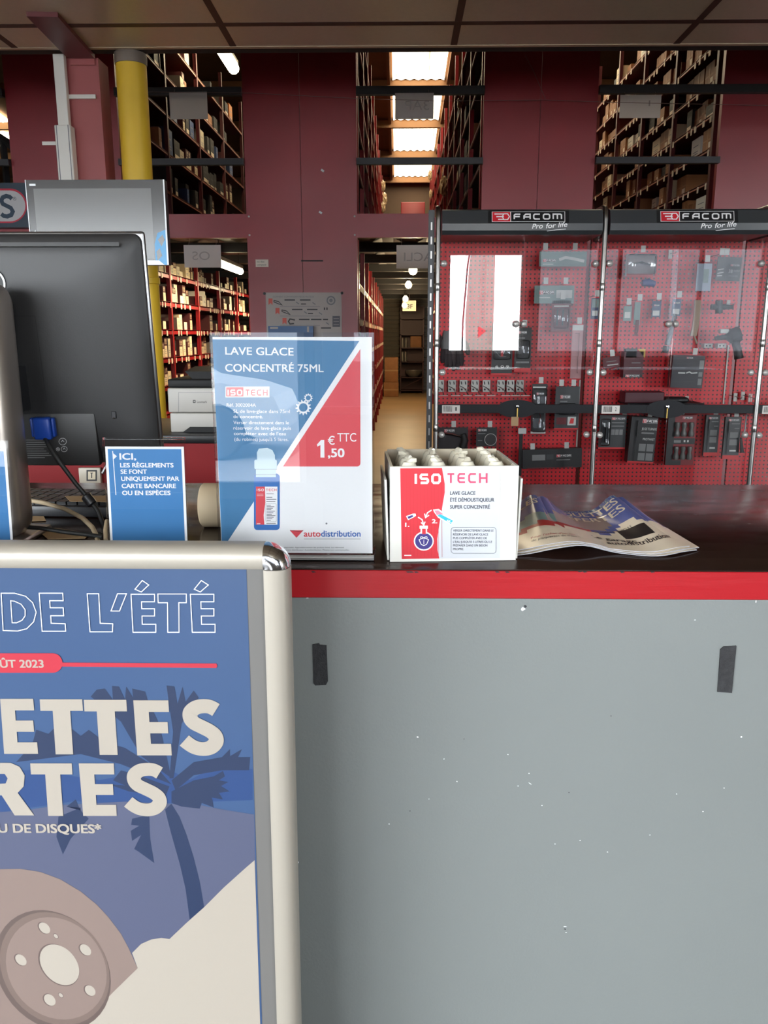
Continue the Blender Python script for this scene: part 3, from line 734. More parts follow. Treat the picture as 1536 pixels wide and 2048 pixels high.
def note(px,py,qx,qy,label,lines):
    a=at(px,py,6.978); b=at(qx,qy,6.978); m=MB().box((a.x,6.979,b.z),(b.x,6.983,a.z),M_cream); sh=Sheet((0,6.979,0),(1,0,0),(0,0,1),m,.001)
    for y,s_,x0_,x1_ in lines: sh.text(s_,(x0_,y),(x1_,y),3.6,M_ink,1)
    tag(m.build('paper_note',None,((a.x+b.x)/2,6.981,b.z)),label,'note')
note(511,519,537,534,'small cream handwritten note at the edge of the cladding',[(525,'no doc',514,529),(531,'comptoir',514,533)])
M_mark=mat('black adhesive mark',(40,10,14),.6)
a=at(602,520,6.98); b=at(646,523,6.98)
tag(MB().box((a.x,6.978,b.z),(b.x,6.984,a.z),M_mark).build('tape_strip',None,a),'dark horizontal tape strip across the cladding seam above the poster','tape')
for px,py,ll in ((645,341,'small white paper scrap stuck high on the cladding'),(641,425,'small white paper scrap stuck beside the beam on the cladding')):
    a=at(px,py,6.98); tag(MB(Matrix.Translation(a)@Matrix.Rotation(R(35),4,'Y')).box((-.013,-.001,-.008),(.013,.004,.008),M_white).build('paper_scrap',None,a),ll,'paper scrap')
# second counter with the printer
YB=3.3; ZB=at(380,869,YB).z-.0; ZT=ZB
t=thing('back_counter','red fronted counter with black top carrying the printer','counter',(-1.9,YB+.3,0))
part(MB().rbox((-3.6,YB-.02,ZT-.035),(-.32,YB+.66,ZT),.006,M_dark,2),'countertop',t)
M_redf=mat('red counter panel',(120,4,12),.45,spec=.25,noise=(2,.05))
part(MB().box((-3.58,YB,0),(-.34,YB+.6,ZT-.036),M_redf),'front_panel',t)
a=at(250,905,YB); b=at(274,945,YB)
part(MB().tube([at(297,905,YB)+Vector((-.13,-.012,0)),at(283,925,YB)+Vector((-.13,-.02,0)),at(270,945,YB)+Vector((-.13,-.012,0))],.008,M_steel,8),'pull_handle',t)
a=at(160,934,YB); b=at(206,968,YB)
t=thing('wall_socket','beige socket plate with dark frame on the red back counter','socket',((a.x+b.x)/2,YB,b.z))
part(MB().rbox((a.x,YB-.022,b.z),(b.x,YB-.0005,a.z),.004,mat('beige socket',(176,166,150),.4),2),'plate',t)
m=MB(); sh=Sheet((0,YB-.0225,0),(1,0,0),(0,0,1),m,.0006); sh.rect(173,940,194,962,M_ink,0); sh.rect(176,943,191,959,mat('socket face',(196,184,160),.4),1); sh.line([(183.5,946),(183.5,956)],2,M_ink,2); sh.line([(181,946),(186,946)],1.5,M_ink,2); part(m,'socket_face',t)
# printer
M_pr=mat('printer grey',(160,156,150),.45); M_prd=mat('printer charcoal',(15,15,16),.6,spec=.3)
a=at(332,745,YB+.06); x0=a.x; x1=x0+.40; z0=ZT+.001; y0=YB+.08; y1=y0+.4
zz=lambda py: at(380,py,y0).z
t=thing('laser_printer','grey office laser printer with dark top on the black back counter','printer',((x0+x1)/2,y0+.2,z0))
xr=at(338,800,y0).x
part(MB().rbox((xr,y0,zz(865)),(xr+.40,y1,zz(826)),.006,M_pr),'paper_drawer',t)
part(MB().rbox((xr-.004,y0-.004,zz(825)),(xr+.404,y1,zz(776)),.006,M_pr),'body',t)
m=MB(); sh=Sheet((0,y0-.0045,0),(1,0,0),(0,0,1),m,.0006); M_lx=mat('printer logo ink',(40,40,42),.5)
sh.line([(357,824),(357,785),(440,785)],.8,M_grey_ink,0); sh.rect(386,800,391,806,M_lx,0); sh.rect(387.5,801.5,389.5,804.5,M_pr,1); sh.text('Lexmark',(394,806),(414,806),5,M_lx,0); part(m,'front_print',t)
part(MB().rbox((x0,y0-.008,zz(775.5)),(xr+.41,y1+.01,zz(758)),.008,M_prd),'top_cover',t)
a=at(382,758,y0); b=at(470,746,y0)
part(MB().add([(a.x,y0+.02,a.z),(xr+.38,y0+.02,a.z),(xr+.38,y0+.02,b.z+.005),(a.x-.03,y0+.02,b.z+.005),(a.x,y0+.2,a.z),(xr+.38,y0+.2,a.z),(xr+.38,y0+.2,b.z+.02),(a.x-.03,y0+.2,b.z+.02)],[(0,1,2,3),(7,6,5,4),(0,3,7,4),(1,5,6,2),(3,2,6,7)],M_prd),'control_panel',t)
part(MB().prism([(0,0)],0,0,M_prd) if False else MB().box((xr-.006,y0-.012,z0),(xr+.41,y1+.005,zz(864)),M_prd).add([(at(365,864,y0-.013).x,y0-.013,zz(864)),(at(380,852,y0-.013).x,y0-.013,zz(853)),(xr+.4,y0-.013,zz(853)),(xr+.4,y0-.013,zz(864))],[(0,1,2,3)],M_prd),'base',t)

# ================================================================== TOOL DISPLAY CABINETS
def peg_mat():
    m=bpy.data.materials.new('red perforated board'); m.use_nodes=True; nt=m.node_tree; N=nt.nodes; L=nt.links; b=N['Principled BSDF']; b.inputs['Roughness'].default_value=.42
    tc=N.new('ShaderNodeTexCoord'); sp=N.new('ShaderNodeSeparateXYZ'); L.new(tc.outputs['Object'],sp.inputs[0])
    def cell(o):
        a=N.new('ShaderNodeMath'); a.operation='MULTIPLY'; a.inputs[1].default_value=1/.025; L.new(o,a.inputs[0])
        f=N.new('ShaderNodeMath'); f.operation='FRACT'; L.new(a.outputs[0],f.inputs[0])
        c=N.new('ShaderNodeMath'); c.operation='SUBTRACT'; c.inputs[1].default_value=.5; L.new(f.outputs[0],c.inputs[0])
        p=N.new('ShaderNodeMath'); p.operation='POWER'; p.inputs[1].default_value=2; L.new(c.outputs[0],p.inputs[0]); return p
    p=cell(sp.outputs[0]); q=cell(sp.outputs[2]); s=N.new('ShaderNodeMath'); L.new(p.outputs[0],s.inputs[0]); L.new(q.outputs[0],s.inputs[1])
    k=N.new('ShaderNodeMath'); k.operation='LESS_THAN'; k.inputs[1].default_value=.045; L.new(s.outputs[0],k.inputs[0])
    mx=N.new('ShaderNodeMix'); mx.data_type='RGBA'; mx.inputs[6].default_value=(*lin((196,12,28)),1); mx.inputs[7].default_value=(*lin((40,4,6)),1)
    L.new(k.outputs[0],mx.inputs[0]); L.new(mx.outputs[2],b.inputs['Base Color']); return m
M_peg=peg_mat()
M_hdr=mat('dark grey header plastic',(52,54,56),.3,bump=(300,.02)); M_post=mat('satin steel tube',(168,166,164),.3,1.0)
M_knob=mat('satin ball',(206,202,198),.3,.5)
M_bar=mat('navy lock bar',(5,7,14),.5,spec=.25); M_barlab=mat('bar label card',(196,190,184),.5)
YF=4.6; YBK=4.95; xL=at(874,640,YF).x; WC=at(1200,640,YF).x-xL; ZH0=at(1040,470,YF).z; ZH1=at(1040,416,YF).z
M_logo_red=mat('logo red',(196,30,44),.4); M_lw=mat('logo white',(232,230,230),.4); M_lk=mat('logo black',(16,16,18),.4)
def facom(sh,x0,y0,x1,y1,k,px=True):
    w=x1-x0; h=y1-y0
    P=lambda u,v:(x0+w*u,y0+h*v)
    f=lambda pts,m,kk: sh.poly([P(*p) for p in pts],m,kk,px)
    f([(0,0),(0,1),(1,1),(1,0)],M_lw,k); f([(.008,.04),(.008,.96),(.252,.96),(.252,.04)],M_logo_red,k+1); f([(.262,.04),(.262,.96),(.992,.96),(.992,.04)],M_lk,k+1)
    hexp=[(.14,.5),(.165,.22),(.215,.22),(.24,.5),(.215,.78),(.165,.78)]
    sh.line([P(*p) for p in hexp],h*.10,M_lw,k+2,True,px)
    for v,u0 in ((.24,.035),(.5,.06),(.76,.085)): sh.line([P(u0,v),P(.165,v)],h*.11,M_lw,k+2,False,px)
    sh.word('FACOM',*P(.29,.2),*P(.965,.8),.27,M_lw,k+2,.16,px)
def cabinet(i,label,mid,number):
    x0=xL+i*WC; x1=x0+WC
    t=thing('tool_display_cabinet',label,'display cabinet',((x0+x1)/2,(YF+YBK)/2,0),'tool display cabinets')
    part(MB().box((x0+.012,YBK,.12),(x1-.012,YBK+.02,ZH0+.06),M_peg),'perforated_board',t)
    part(MB().box((x0+.02,YF+.02,0),(x1-.02,YBK,.35),M_darkgrey),'plinth',t)
    HH=ZH1-ZH0
    prof=[(YF-.01,ZH0),(YF-.03,ZH0+.02),(YF-.033,ZH0+.40*HH),(YF-.012,ZH0+.90*HH),(YF+.01,ZH1-.006),(YF+.05,ZH1),(YBK+.02,ZH1),(YBK+.02,ZH0)]
    n=len(prof); m=MB(); m.add([(x,y,z) for x in (x0+.02,x1-.02) for y,z in prof],[list(range(n)),list(range(n,2*n))[::-1]]+[(j,j+n,(j+1)%n+n,(j+1)%n) for j in range(n)],M_hdr)
    hd=part(m,'header',t)
    # plate with logo on the header, tilted like its face
    c=x0+WC*.535; hw=.195; pv=Vector((0,.021,.5*HH)); pl=pv.length
    m=MB(); P0=Vector((c,YF-.0335,ZH0+.40*HH)); sh=Sheet(P0,(1,0,0),pv,m,.0005)
    sh.poly([(-hw-.02,.002),(-hw-.02,pl-.001),(hw+.02,pl-.001),(hw+.02,.002)],M_lk,1,False)
    facom(sh,-hw,pl-.007,hw,.008,2,False)
    part(m,'logo_plate',hd)
    m=MB(); sh=Sheet((c,YF-.0335,ZH0+.016),(1,0,0),(0,0,1),m,.0006)
    sh.text('Pro',(.02,.012),(.075,.014),.026,M_lw,0,.015,.25,False); sh.text('for life',(.092,.014),(.205,.022),.026,M_lw,0,.015,.25,False)
    sh.line([(.10,.0),(.15,.006),(.20,.010)],.003,M_lw,0,False,False)
    part(m,'slogan',hd)
    # steel post on the near side: rises, bends back over the header
    def post(xx,nm='frame_tube'):
        pts=[(xx,YF-.01,0),(xx,YF-.01,1.0),(xx,YF-.01,ZH1-.06),(xx,YF+.0,ZH1-.022),(xx,YF+.03,ZH1+.002),(xx,YF+.08,ZH1+.012),(xx,YBK,ZH1+.012)]
        pt=part(MB().tube(pts,.0135,M_post,14),nm,t)
        for z in (.85,1.32,1.62): part(MB().lathe([(.0137,z-.02),(.0152,z-.018),(.0152,z+.018),(.0137,z+.02)],M_post,14,(xx,YF-.01,0)),'sleeve',pt)
    post(x0)
    if i==0:
        m=MB().box((x0-.05,YF+.06,0),(x0-.018,YF+.09,ZH1),M_darkgrey)
        z=.5
        while z<ZH1-.06: m.box((x0-.038,YF+.0585,z),(x0-.03,YF+.0605,z+.04),M_post); z+=.075
        part(m,'slotted_upright',t)
    # glass: two sliding panes
    zb=.40
    gx=at(mid,600,YF+.03).x if mid else x0+WC*.5
    part(MB().box((x0+.016,YF+.012,zb),(gx+.012,YF+.018,ZH0+.0),M_glass),'glass_pane',t)
    part(MB().box((gx-.012,YF+.034,zb),(x1-.016,YF+.040,ZH0+.0),M_glass),'glass_pane',t)
    def knob(xx,yy,z,nm='glass_clamp'):
        part(MB(Matrix.Translation((xx,yy,z))@Matrix.Rotation(R(90),4,'X')).lathe([(.0,.026),(.010,.0235),(.016,.017),(.0185,.008),(.018,0),(.012,-.006),(.006,-.012)],M_knob,16),nm,t)
    for py in (527,745,870):
        z=at(1190,py,YF).z
        knob(x0+.034,YF+.005,z); knob(x1-.034,YF+.027,z)
    z=at(1040,648,YF).z; knob(gx-.02,YF+.005,z,'sliding_knob'); knob(gx+.024,YF+.027,z,'sliding_knob')
    zl0=at(1040,826,YF).z; zl1=at(1040,809,YF).z; zm=(zl0+zl1)/2
    lb=part(MB().rbox((x0+.012,YF-.008,zl0),(x1-.012,YF+.009,zl1),.001,M_bar,1),'lock_bar',t)
    part(MB(Matrix.Translation((gx,YF-.0095,zm))@Matrix.Rotation(R(90),4,'X')).prism([(.115*math.cos(R(q)),.05*math.sin(R(q))) for q in range(0,360,12)],-.012,.0,M_bar),'lock_plate',lb)
    part(MB(Matrix.Translation((gx,YF-.012,zm+.014))@Matrix.Rotation(R(90),4,'X')).lathe([(0,.012),(.009,.010),(.010,0)],M_chrome,14),'lock_cylinder',lb)
    part(MB().box((gx-.003,YF-.022,zm-.05),(gx+.003,YF-.019,zm+.014),mat('brass key',(206,172,92),.3,.8)),'key',lb)
    a=x0+.035; m=MB(); m.box((a,YF-.011,zl0-.002),(a+.1,YF-.0085,zl1-.004),M_barlab); sh=Sheet((0,YF-.011,0),(1,0,0),(0,0,1),m,.0006)
    for j in range(14):
        x=a+.008+j*.0036; sh.put([(x,zl0+.007),(x+random.choice((.0012,.0022)),zl0+.007),(x+random.choice((.0012,.0022)),zl1-.009),(x,zl1-.009)],[[0,1,2,3]],M_ink,1)
    if number: sh.text(number,(a+.075,zl0+.013),(a+.082,zl0+.013),.022,M_ink,1,.01,0,False)
    part(m,'bar_label',lb)
    return t
cabinet(0,'tool display cabinet lettered FACOM with shelf label 1, standing over the open white box',1040,'1')
cabinet(1,'second FACOM tool display cabinet, with shelf label 2, joined to the first',1345,'2')
cabinet(2,'third tool display cabinet whose edge shows past the last steel post',None,'')
HK=thing('peg_hooks_placeholder','x','x',(0,0,0)); bpy.data.objects.remove(HK)
# --- hanging goods
M_blis=glass('blister plastic',(.93,.94,.95),1.45)
M_blk=mat('black card',(26,26,28),.45); M_chc=mat('charcoal card',(50,52,54),.45); M_gg=mat('grey green card',(112,132,128),.5); M_dred=mat('dark red card',(96,16,26),.5)
M_tool=mat('tool steel',(150,150,150),.3,1.0); M_rub=mat('black rubber',(20,20,20),.6); M_bluec=mat('slate blue card',(40,58,92),.5); M_pale=mat('pale print',(196,196,192),.5); M_redf2=mat('red card foot',(198,36,40),.45); M_mid=mat('mid grey print',(120,120,120),.5)
YG=4.80
def prod(name,label,cat,box,bg,els=(),Y=YG,th=.004,rot=0,blister=None,tool=None,hooks=(),group=None,depth=None):
    """card hanging at pixel box; els: rect/text/logo in fractions of the box; hooks: fractions along its top"""
    a=at(box[0],box[3],Y); b=at(box[2],box[1],Y); cx=(a.x+b.x)/2; W=b.x-a.x; H=b.z-a.z
    t=thing(name,label,cat,(cx,Y,b.z),group)
    M=Matrix.Translation((cx,Y,b.z))@Matrix.Rotation(R(rot),4,'Y')
    m=MB(M); th_=depth or th
    m.box((-W/2,0,-H),(W/2,th_,0),bg)
    m.M=Matrix.Identity(4); s3=M.to_3x3(); sh=Sheet(M@Vector((-W/2,-.0004,-H)),s3@Vector((1,0,0)),s3@Vector((0,0,1)),m,.0007)
    for e in els:
        k=e[0]
        if k=='r': _,u0,v0,u1,v1,mm=e; sh.poly([(u0*W,v0*H),(u1*W,v0*H),(u1*W,v1*H),(u0*W,v1*H)],mm,1,False)
        elif k=='p': sh.poly([(u*W,v*H) for u,v in e[1]],e[2],1,False)
        elif k=='t': _,tx,u0,v0,u1,h,mm=e; sh.text(tx,(u0*W,v0*H),(u1*W,v0*H),h*H,mm,2,.01,0,False)
        elif k=='f': _,u0,v0,u1,v1=e; facom(sh,u0*W,v1*H,u1*W,v0*H,2,False)
        elif k=='l': sh.line([(u*W,v*H) for u,v in e[1]],e[2]*W,e[3],2,False,False)
    part(m,'card',t)
    if blister:
        u0,v0,u1,v1,d=blister; mb=MB(M).rbox((-W/2+u0*W,-d,-H+v0*H),(-W/2+u1*W,-.0022,-H+v1*H),min(.012,d*.45),M_blis,2); part(mb,'blister',t)
    if tool:
        mt=MB(M@Matrix.Translation((-W/2,0,-H))@Matrix.Diagonal((W,1,H,1)))
        part(tool(mt),'packed_tool',t)
    for u in hooks:
        x=-W/2+u*W; hk=MB(M)
        hk.tube([(x,YBK-Y,.012),(x,-.03,.012),(x,-.034,.02)],.002,M_steel,6)
        hk.box((x-.013,-.036,.006),(x+.013,-.034,.042),M_pale)
        part(hk,'hook',t)
    return t
def tsteel(pts,r,mm=None):
    def f(mb): return mb.tube(pts,r,mm or M_tool,8)
    return f
PR=prod
# first cabinet
PR('tool_card','long grey green card of locking pliers, topmost in the first cabinet','tool pack',(1078,503,1174,533),M_gg,[('f',.08,.30,.35,.5),('r',.08,.12,.3,.18,M_pale),('l',[(.42,.45),(.55,.6),(.75,.5),(.95,.35)],.06,M_pale)],hooks=(.1,.72))
PR('tool_card','clear pouch with grey header below the pliers card in the first cabinet','tool pack',(1068,571,1149,607),M_gg,[('f',.12,.5,.5,.72),('r',.12,.3,.4,.36,M_pale),('r',.55,.3,.95,.75,M_pale)],hooks=(.25,.75))
PR('tool_card','dark red card of small tools beside the hex key pouch in the first cabinet','tool pack',(1102,601,1142,663),M_dred,[('r',.1,.8,.9,.84,M_pale),('l',[(.3,.2),(.3,.7)],.08,M_ink),('l',[(.6,.2),(.6,.7)],.08,M_ink)],blister=(.1,.1,.9,.75,.02),hooks=(.5,))
PR('tool_card','tall black card with three small drop icons in the first cabinet','tool pack',(982,646,1027,750),M_blk,[('f',.3,.82,.9,.88),('r',.3,.74,.8,.76,M_mid),('r',.3,.69,.8,.71,M_mid),('t','6 0 9',.2,.14,.85,.05,M_pale),('r',0,0,1,.035,M_redf2),('l',[(.15,.6),(.2,.45),(.4,.36),(.7,.36)],.03,M_mid),('l',[(.5,.36),(.5,.5)],.12,M_redf2)],blister=(.08,.3,.92,.7,.025),hooks=(.5,))
PR('tool_card','black card with red foot touching the drop icon card in the first cabinet','tool pack',(1028,655,1064,744),M_blk,[('f',.2,.86,.7,.92),('r',0,0,1,.09,M_redf2),('r',.12,.75,.6,.78,M_mid),('r',.1,.2,.9,.24,M_mid)],blister=(.1,.3,.9,.72,.025),hooks=(.5,))
PR('hex_key_pouch','clear hanging pouch with one hex key near the second post','tool pouch',(1140,650,1167,757),M_gg if False else mat('frosted pouch',(168,120,122),.35),[('r',.0,.9,1,1,M_pale)],tool=tsteel([(.3,-.006,.85),(.62,-.006,.85),(.62,-.006,.1)],.004),hooks=(.5,))
PR('tool_card','small blue grey card with a gauge beside the second post in the first cabinet','tool pack',(1181,596,1200,638),M_bluec,[('r',.1,.55,.9,.95,M_gg),('r',.15,.15,.8,.4,M_pale)],hooks=(.5,))
t=thing('work_gloves','pair of grey and black work gloves hanging with fingers down in the first cabinet','gloves',at(905,664,YG))
m=MB(); M_gl=mat('glove grey knit',(104,102,102),.8); M_glb=mat('glove dark fingers',(44,34,38),.8)
def glove(mb,cx,cy,sc,flip,k):
    f=lambda px,py:at(cx+flip*(px)*sc,cy+py*sc,YG-.02*k)
    mb.tube([f(0,0),f(0,10),f(-2,24),f(-1,38)],[.03,.036,.048,.046],M_gl,10)
    for i,(dx,l) in enumerate(((-11,34),(-4,40),(3,38),(10,30))): mb.tube([f(dx*.8,34),f(dx,44),f(dx*1.15,36+l*.75),f(dx*1.2,38+l)],[.016,.016,.014,.008],M_glb,8)
    mb.tube([f(10,14),f(19,26),f(24,40),f(24,46)],[.02,.018,.015,.008],M_glb,8)
    return mb
part(glove(MB(),912,664,1.0,1,1),'outer_glove',t); part(glove(MB(),896,662,.95,-1,2),'inner_glove',t)
part(MB().tube([at(903,666,YG-.01),at(903,658,YBK)],.003,M_steel,6),'hook',t)
M_clip=mat('pale hook plate',(184,180,174),.45)
for i,px in enumerate((880,904,927,950,973,1002,1021,1040)):
    a=at(px-8,784,YG+.1); b=at(px+8,760,YG+.1)
    t=thing('peg_hook','%s pale metal hook plate from the first post, in the row over the lock bar'%ORD[i],'hook',((a.x+b.x)/2,YG+.1,b.z),'row of pale hook plates')
    m=MB().rbox((a.x,YG+.1,a.z),(b.x,YG+.104,b.z),.0018,M_clip,1); sh=Sheet((0,YG+.0995,0),(1,0,0),(0,0,1),m,.0006)
    for u in (-4,4): sh.line([(px+u-.5,763),(px+u+.5,769)],2.2,M_ink,1)
    for u,v in ((-3.5,779),(4,779)): sh.rect(px+u-1.8,v-1.8,px+u+1.8,v+1.8,M_ink,1)
    part(m,'hook_plate',t)
    cx=(a.x+b.x)/2; zc=(a.z+b.z)/2
    part(MB().tube([(cx-.02,YG+.098,zc),(cx+.0,YG+.09,zc-.01),(cx+.012,YG+.06,zc-.02),(cx+.014,YG-.02,zc-.04),(cx+.014,YG-.03,zc-.03)],.0022,M_steel,6),'wire_arm',t)
    part(MB().box((cx-.012,YG-.03,a.z-.014),(cx+.04,YG-.028,a.z-.01),M_clip),'ticket_bar',t)
    part(MB().box((a.x,YG+.104,zc-.01),(b.x,YBK,zc+.01),M_clip),'peg',t)
PR('tool_card','narrow clear blister with small black parts across the first lock bar','tool pack',(1061,768,1095,867),M_blk,[('f',.3,.78,.8,.83),('r',0,0,1,.04,M_pale),('r',.05,.92,.9,.95,M_pale)],blister=(.02,.03,.98,.92,.03),tool=tsteel([(.4,-.012,.5),(.62,-.012,.35),(.5,-.012,.2)],.007,M_redf2),hooks=(.5,))
PR('tool_card','dark card with small photo at its foot behind the first lock bar','tool pack',(1108,773,1160,859),M_chc,[('f',.2,.72,.62,.80),('r',.2,.64,.5,.67,M_mid),('r',.55,.10,.9,.3,M_pale),('p',[(.62,.14),(.8,.14),(.82,.26),(.68,.27)],M_redf2),('r',.08,.12,.5,.28,M_dred),('r',0,0,1,.035,M_redf2)],blister=(.15,.35,.85,.62,.02),hooks=(.18,.68))
t=PR('hose_nozzle_pack','black angled hose tool pack low in the first cabinet beside the open box','tool pack',(876,855,936,912),mat('packed dark card',(32,22,26),.5),[('f',.2,.84,.55,.94)],hooks=(.5,))
part(MB().tube([at(880,866,YG-.03),at(905,869,YG-.03),at(925,874,YG-.03)],.006,M_chrome,8),'nozzle_rod',t)
part(MB().tube([at(926,868,YG-.03),at(930,880,YG-.03),at(922,905,YG-.03)],[.018,.022,.02],M_rub,10),'hose_grip',t)
t=PR('tool_card','small black card carrying a round disc, low in the first cabinet','tool pack',(952,855,994,893),M_blk,[('f',.08,.80,.5,.92),('r',.08,.66,.45,.7,M_mid),('r',.08,.3,.3,.33,M_mid)],hooks=(.62,))
c=at(981,879,YG-.004)
part(MB(Matrix.Translation(c)@Matrix.Rotation(R(90),4,'X')).lathe([(.0,.006),(.033,.006),(.034,.002),(.034,-.003)],mat('disc face',(44,40,42),.4),24),'round_disc',t)
part(MB().tube([c+Vector((.035*math.cos(R(q)),-.004,.035*math.sin(R(q)))) for q in range(0,360,15)],.0018,M_pale,6,closed=True),'disc_rim',t)
t=thing('hanging_ticket','cream paper ticket hanging from the first cabinet key','ticket',at(1029,835,YF-.02))
a=at(1023,834,YF-.03); b=at(1037,852,YF-.03); part(MB().box((a.x,YF-.0225,b.z),(b.x,YF-.0205,a.z),mat('kraft ticket',(150,120,86),.6)),'ticket',t)
t=PR('black_strap_tool','long thin black strap wrench hanging behind the first key','tool',(1036,866,1046,952),M_rub,[],th=.012)
part(MB().rbox(at(1036,868,YG-.004)-Vector((.0,.004,0)),at(1053,856,YG-.004)+Vector((0,.004,0)),.003,M_pale,1),'price_ticket',t)
PR('soft_tool_case','wide black soft case with a small picture label, lowest in the first cabinet','tool case',(1044,898,1164,936),M_blk,[('r',.16,.42,.38,.72,M_mid),('r',.4,.45,.52,.72,M_chc),('f',.57,.56,.82,.7),('r',.57,.4,.8,.44,M_mid),('r',.08,0,.85,.05,M_dred)],depth=.05,Y=YG-.02,hooks=(.15,.72),rot=-2)
# second cabinet
t=PR('tool_card','rounded clear blister with a blue tool, topmost in the second cabinet','tool pack',(1250,508,1312,552),mat('blister backing',(140,126,126),.5),[('r',.05,.0,.95,.1,M_redf2)],blister=(.02,.05,.98,.98,.05),tool=tsteel([(.2,-.02,.5),(.45,-.02,.62),(.8,-.02,.5)],[.02,.034,.02],M_gg),hooks=(.5,))
t=thing('blue_grip_tool','short blue rounded grip hanging under the clear blister in the second cabinet','tool',at(1297,556,YG))
part(MB().tube([at(1284,566,YG-.02),at(1296,565,YG-.02),at(1310,568,YG-.02)],[.018,.022,.016],mat('blue rubber grip',(28,52,120),.4),12),'grip',t); part(MB().tube([at(1297,562,YG-.02),at(1297,556,YBK)],.003,M_steel,6),'hook',t)
PR('tool_card','dark square card reading 38 OUTILS high in the second cabinet','tool pack',(1432,514,1485,562),M_chc,[('f',.55,.62,.92,.70),('t','38',.5,.34,.66,.15,M_pale),('t','OUTILS',.7,.40,.96,.07,M_pale),('r',.5,.2,.9,.23,M_mid),('l',[(.05,.3),(.3,.36)],.04,M_pale),('l',[(.05,.45),(.3,.5)],.04,M_pale),('l',[(.05,.2),(.25,.22)],.04,M_pale)],hooks=(.25,.05),rot=2)
PR('tool_card','pale blue white card between the blister and the 38 OUTILS card','tool pack',(1391,527,1425,582),mat('pale blue card',(150,160,176),.5),[('r',.45,.3,.8,.8,M_gg)],hooks=(.5,))
PR('tool_card','small blue card with white panel, first of two beside the clamp knobs','tool pack',(1303,602,1323,634),M_bluec,[('f',.2,.68,.8,.78),('r',.1,.08,.85,.4,M_pale)],hooks=(.5,))
PR('tool_card','small blue card with white panel, second of two beside the clamp knobs','tool pack',(1343,598,1363,632),M_bluec,[('f',.15,.72,.85,.82),('r',.12,.1,.85,.42,M_pale)],hooks=(.5,))
PR('tool_card','grey card with white picture beside the middle post in the second cabinet','tool pack',(1246,612,1264,642),M_gg,[('r',.15,.2,.85,.6,M_pale)],hooks=(.4,))
t=PR('tube_pack','narrow grey header pack holding a red tipped tube in the second cabinet','tool pack',(1267,604,1282,650),M_gg,[],hooks=(.5,)); part(MB().tube([at(1275,640,YG-.015),at(1273,660,YG-.015),at(1271,672,YG-.015)],[.01,.012,.008],M_dred,8),'tube',t)
t=thing('webbing_strap','folded beige webbing strap hanging in the middle of the second cabinet','strap',at(1395,600,YG))
p=[(1396,600),(1395,625),(1391,655),(1387,672)]; m=MB()
wv=.018
for (ax_,ay_),(bx_,by_) in zip(p,p[1:]):
    a=at(ax_,ay_,YG-.012); b=at(bx_,by_,YG-.012); m.add([a+Vector((-wv,0,0)),a+Vector((wv,0,0)),b+Vector((wv,0,0)),b+Vector((-wv,0,0)),a+Vector((-wv,.012,0)),a+Vector((wv,.012,0)),b+Vector((wv,.012,0)),b+Vector((-wv,.012,0))],[(0,1,2,3),(7,6,5,4),(0,3,7,4),(1,5,6,2),(0,4,5,1),(3,2,6,7)],mat('beige webbing',(170,150,134),.8))
part(m,'webbing',t); part(MB().tube([at(1388,670,YG-.01),at(1391,680,YG-.01),at(1394,687,YG-.01)],.006,mat('beige webbing',(170,150,134),.8),8),'strap_end',t); part(MB().tube([at(1395,603,YG-.01),at(1395,599,YBK)],.003,M_steel,6),'hook',t)
t=thing('cross_socket','dark cross shaped socket fitting hanging under the 38 OUTILS card','tool',at(1440,602,YG))
part(MB().tube([at(1422,614,YG-.02),at(1440,614,YG-.02),at(1466,614,YG-.02)],[.016,.018,.012],M_rub,10),'cross_arm',t); part(MB().tube([at(1438,601,YG-.02),at(1438,627,YG-.02)],.02,M_rub,10),'socket_body',t); part(MB().tube([at(1438,604,YG-.01),at(1438,600,YBK)],.003,M_steel,6),'hook',t)
t=thing('air_gun','black pistol shaped tool hanging beside the last post','tool',at(1466,660,YG))
part(MB().tube([at(1430,677,YG-.04),at(1452,674,YG-.04),at(1460,673,YG-.04),at(1478,668,YG-.04)],[.012,.016,.04,.044],M_rub,14),'barrel',t)
part(MB().tube([at(1470,680,YG-.04),at(1475,700,YG-.04),at(1478,717,YG-.04)],[.024,.022,.026],M_rub,12),'grip',t)
part(MB().rbox(at(1440,667,YG-.05),at(1455,658,YG-.02),.004,M_pale,1),'label',t); part(MB().tube([at(1462,664,YG-.01),at(1462,657,YBK)],.003,M_steel,6),'hook',t)
for px,ll in ((1417,'bare pale hook plate left of the pistol tool'),(1444,'bare pale hook plate under the pistol tool')):
    a=at(px-9,696,YG+.1); b=at(px+9,687,YG+.1); t=thing('peg_hook',ll.replace('left of','beside'),'hook',((a.x+b.x)/2,YG+.1,b.z)); m=MB().rbox((a.x,YG+.1,a.z),(b.x,YBK,b.z),.002,M_clip,1); sh=Sheet((0,YG+.0995,0),(1,0,0),(0,0,1),m,.0006)
    for u in (-4,3): sh.rect(px+u-1.5,690,px+u+1.5,693,M_ink,1)
    part(m,'hook_plate',t)
t=thing('strap_wrench','black slanting wrench handle hanging over the black case','tool',at(1345,635,YG))
part(MB().tube([at(1350,628,YG-.02),at(1343,660,YG-.02),at(1334,690,YG-.02)],[.012,.014,.016],M_chc,10),'handle',t); part(MB().tube([at(1333,692,YG-.02),at(1330,706,YG-.02)],.018,M_rub,10),'wrench_jaw',t); part(MB().tube([at(1350,630,YG-.01),at(1350,626,YBK)],.003,M_steel,6),'hook',t)
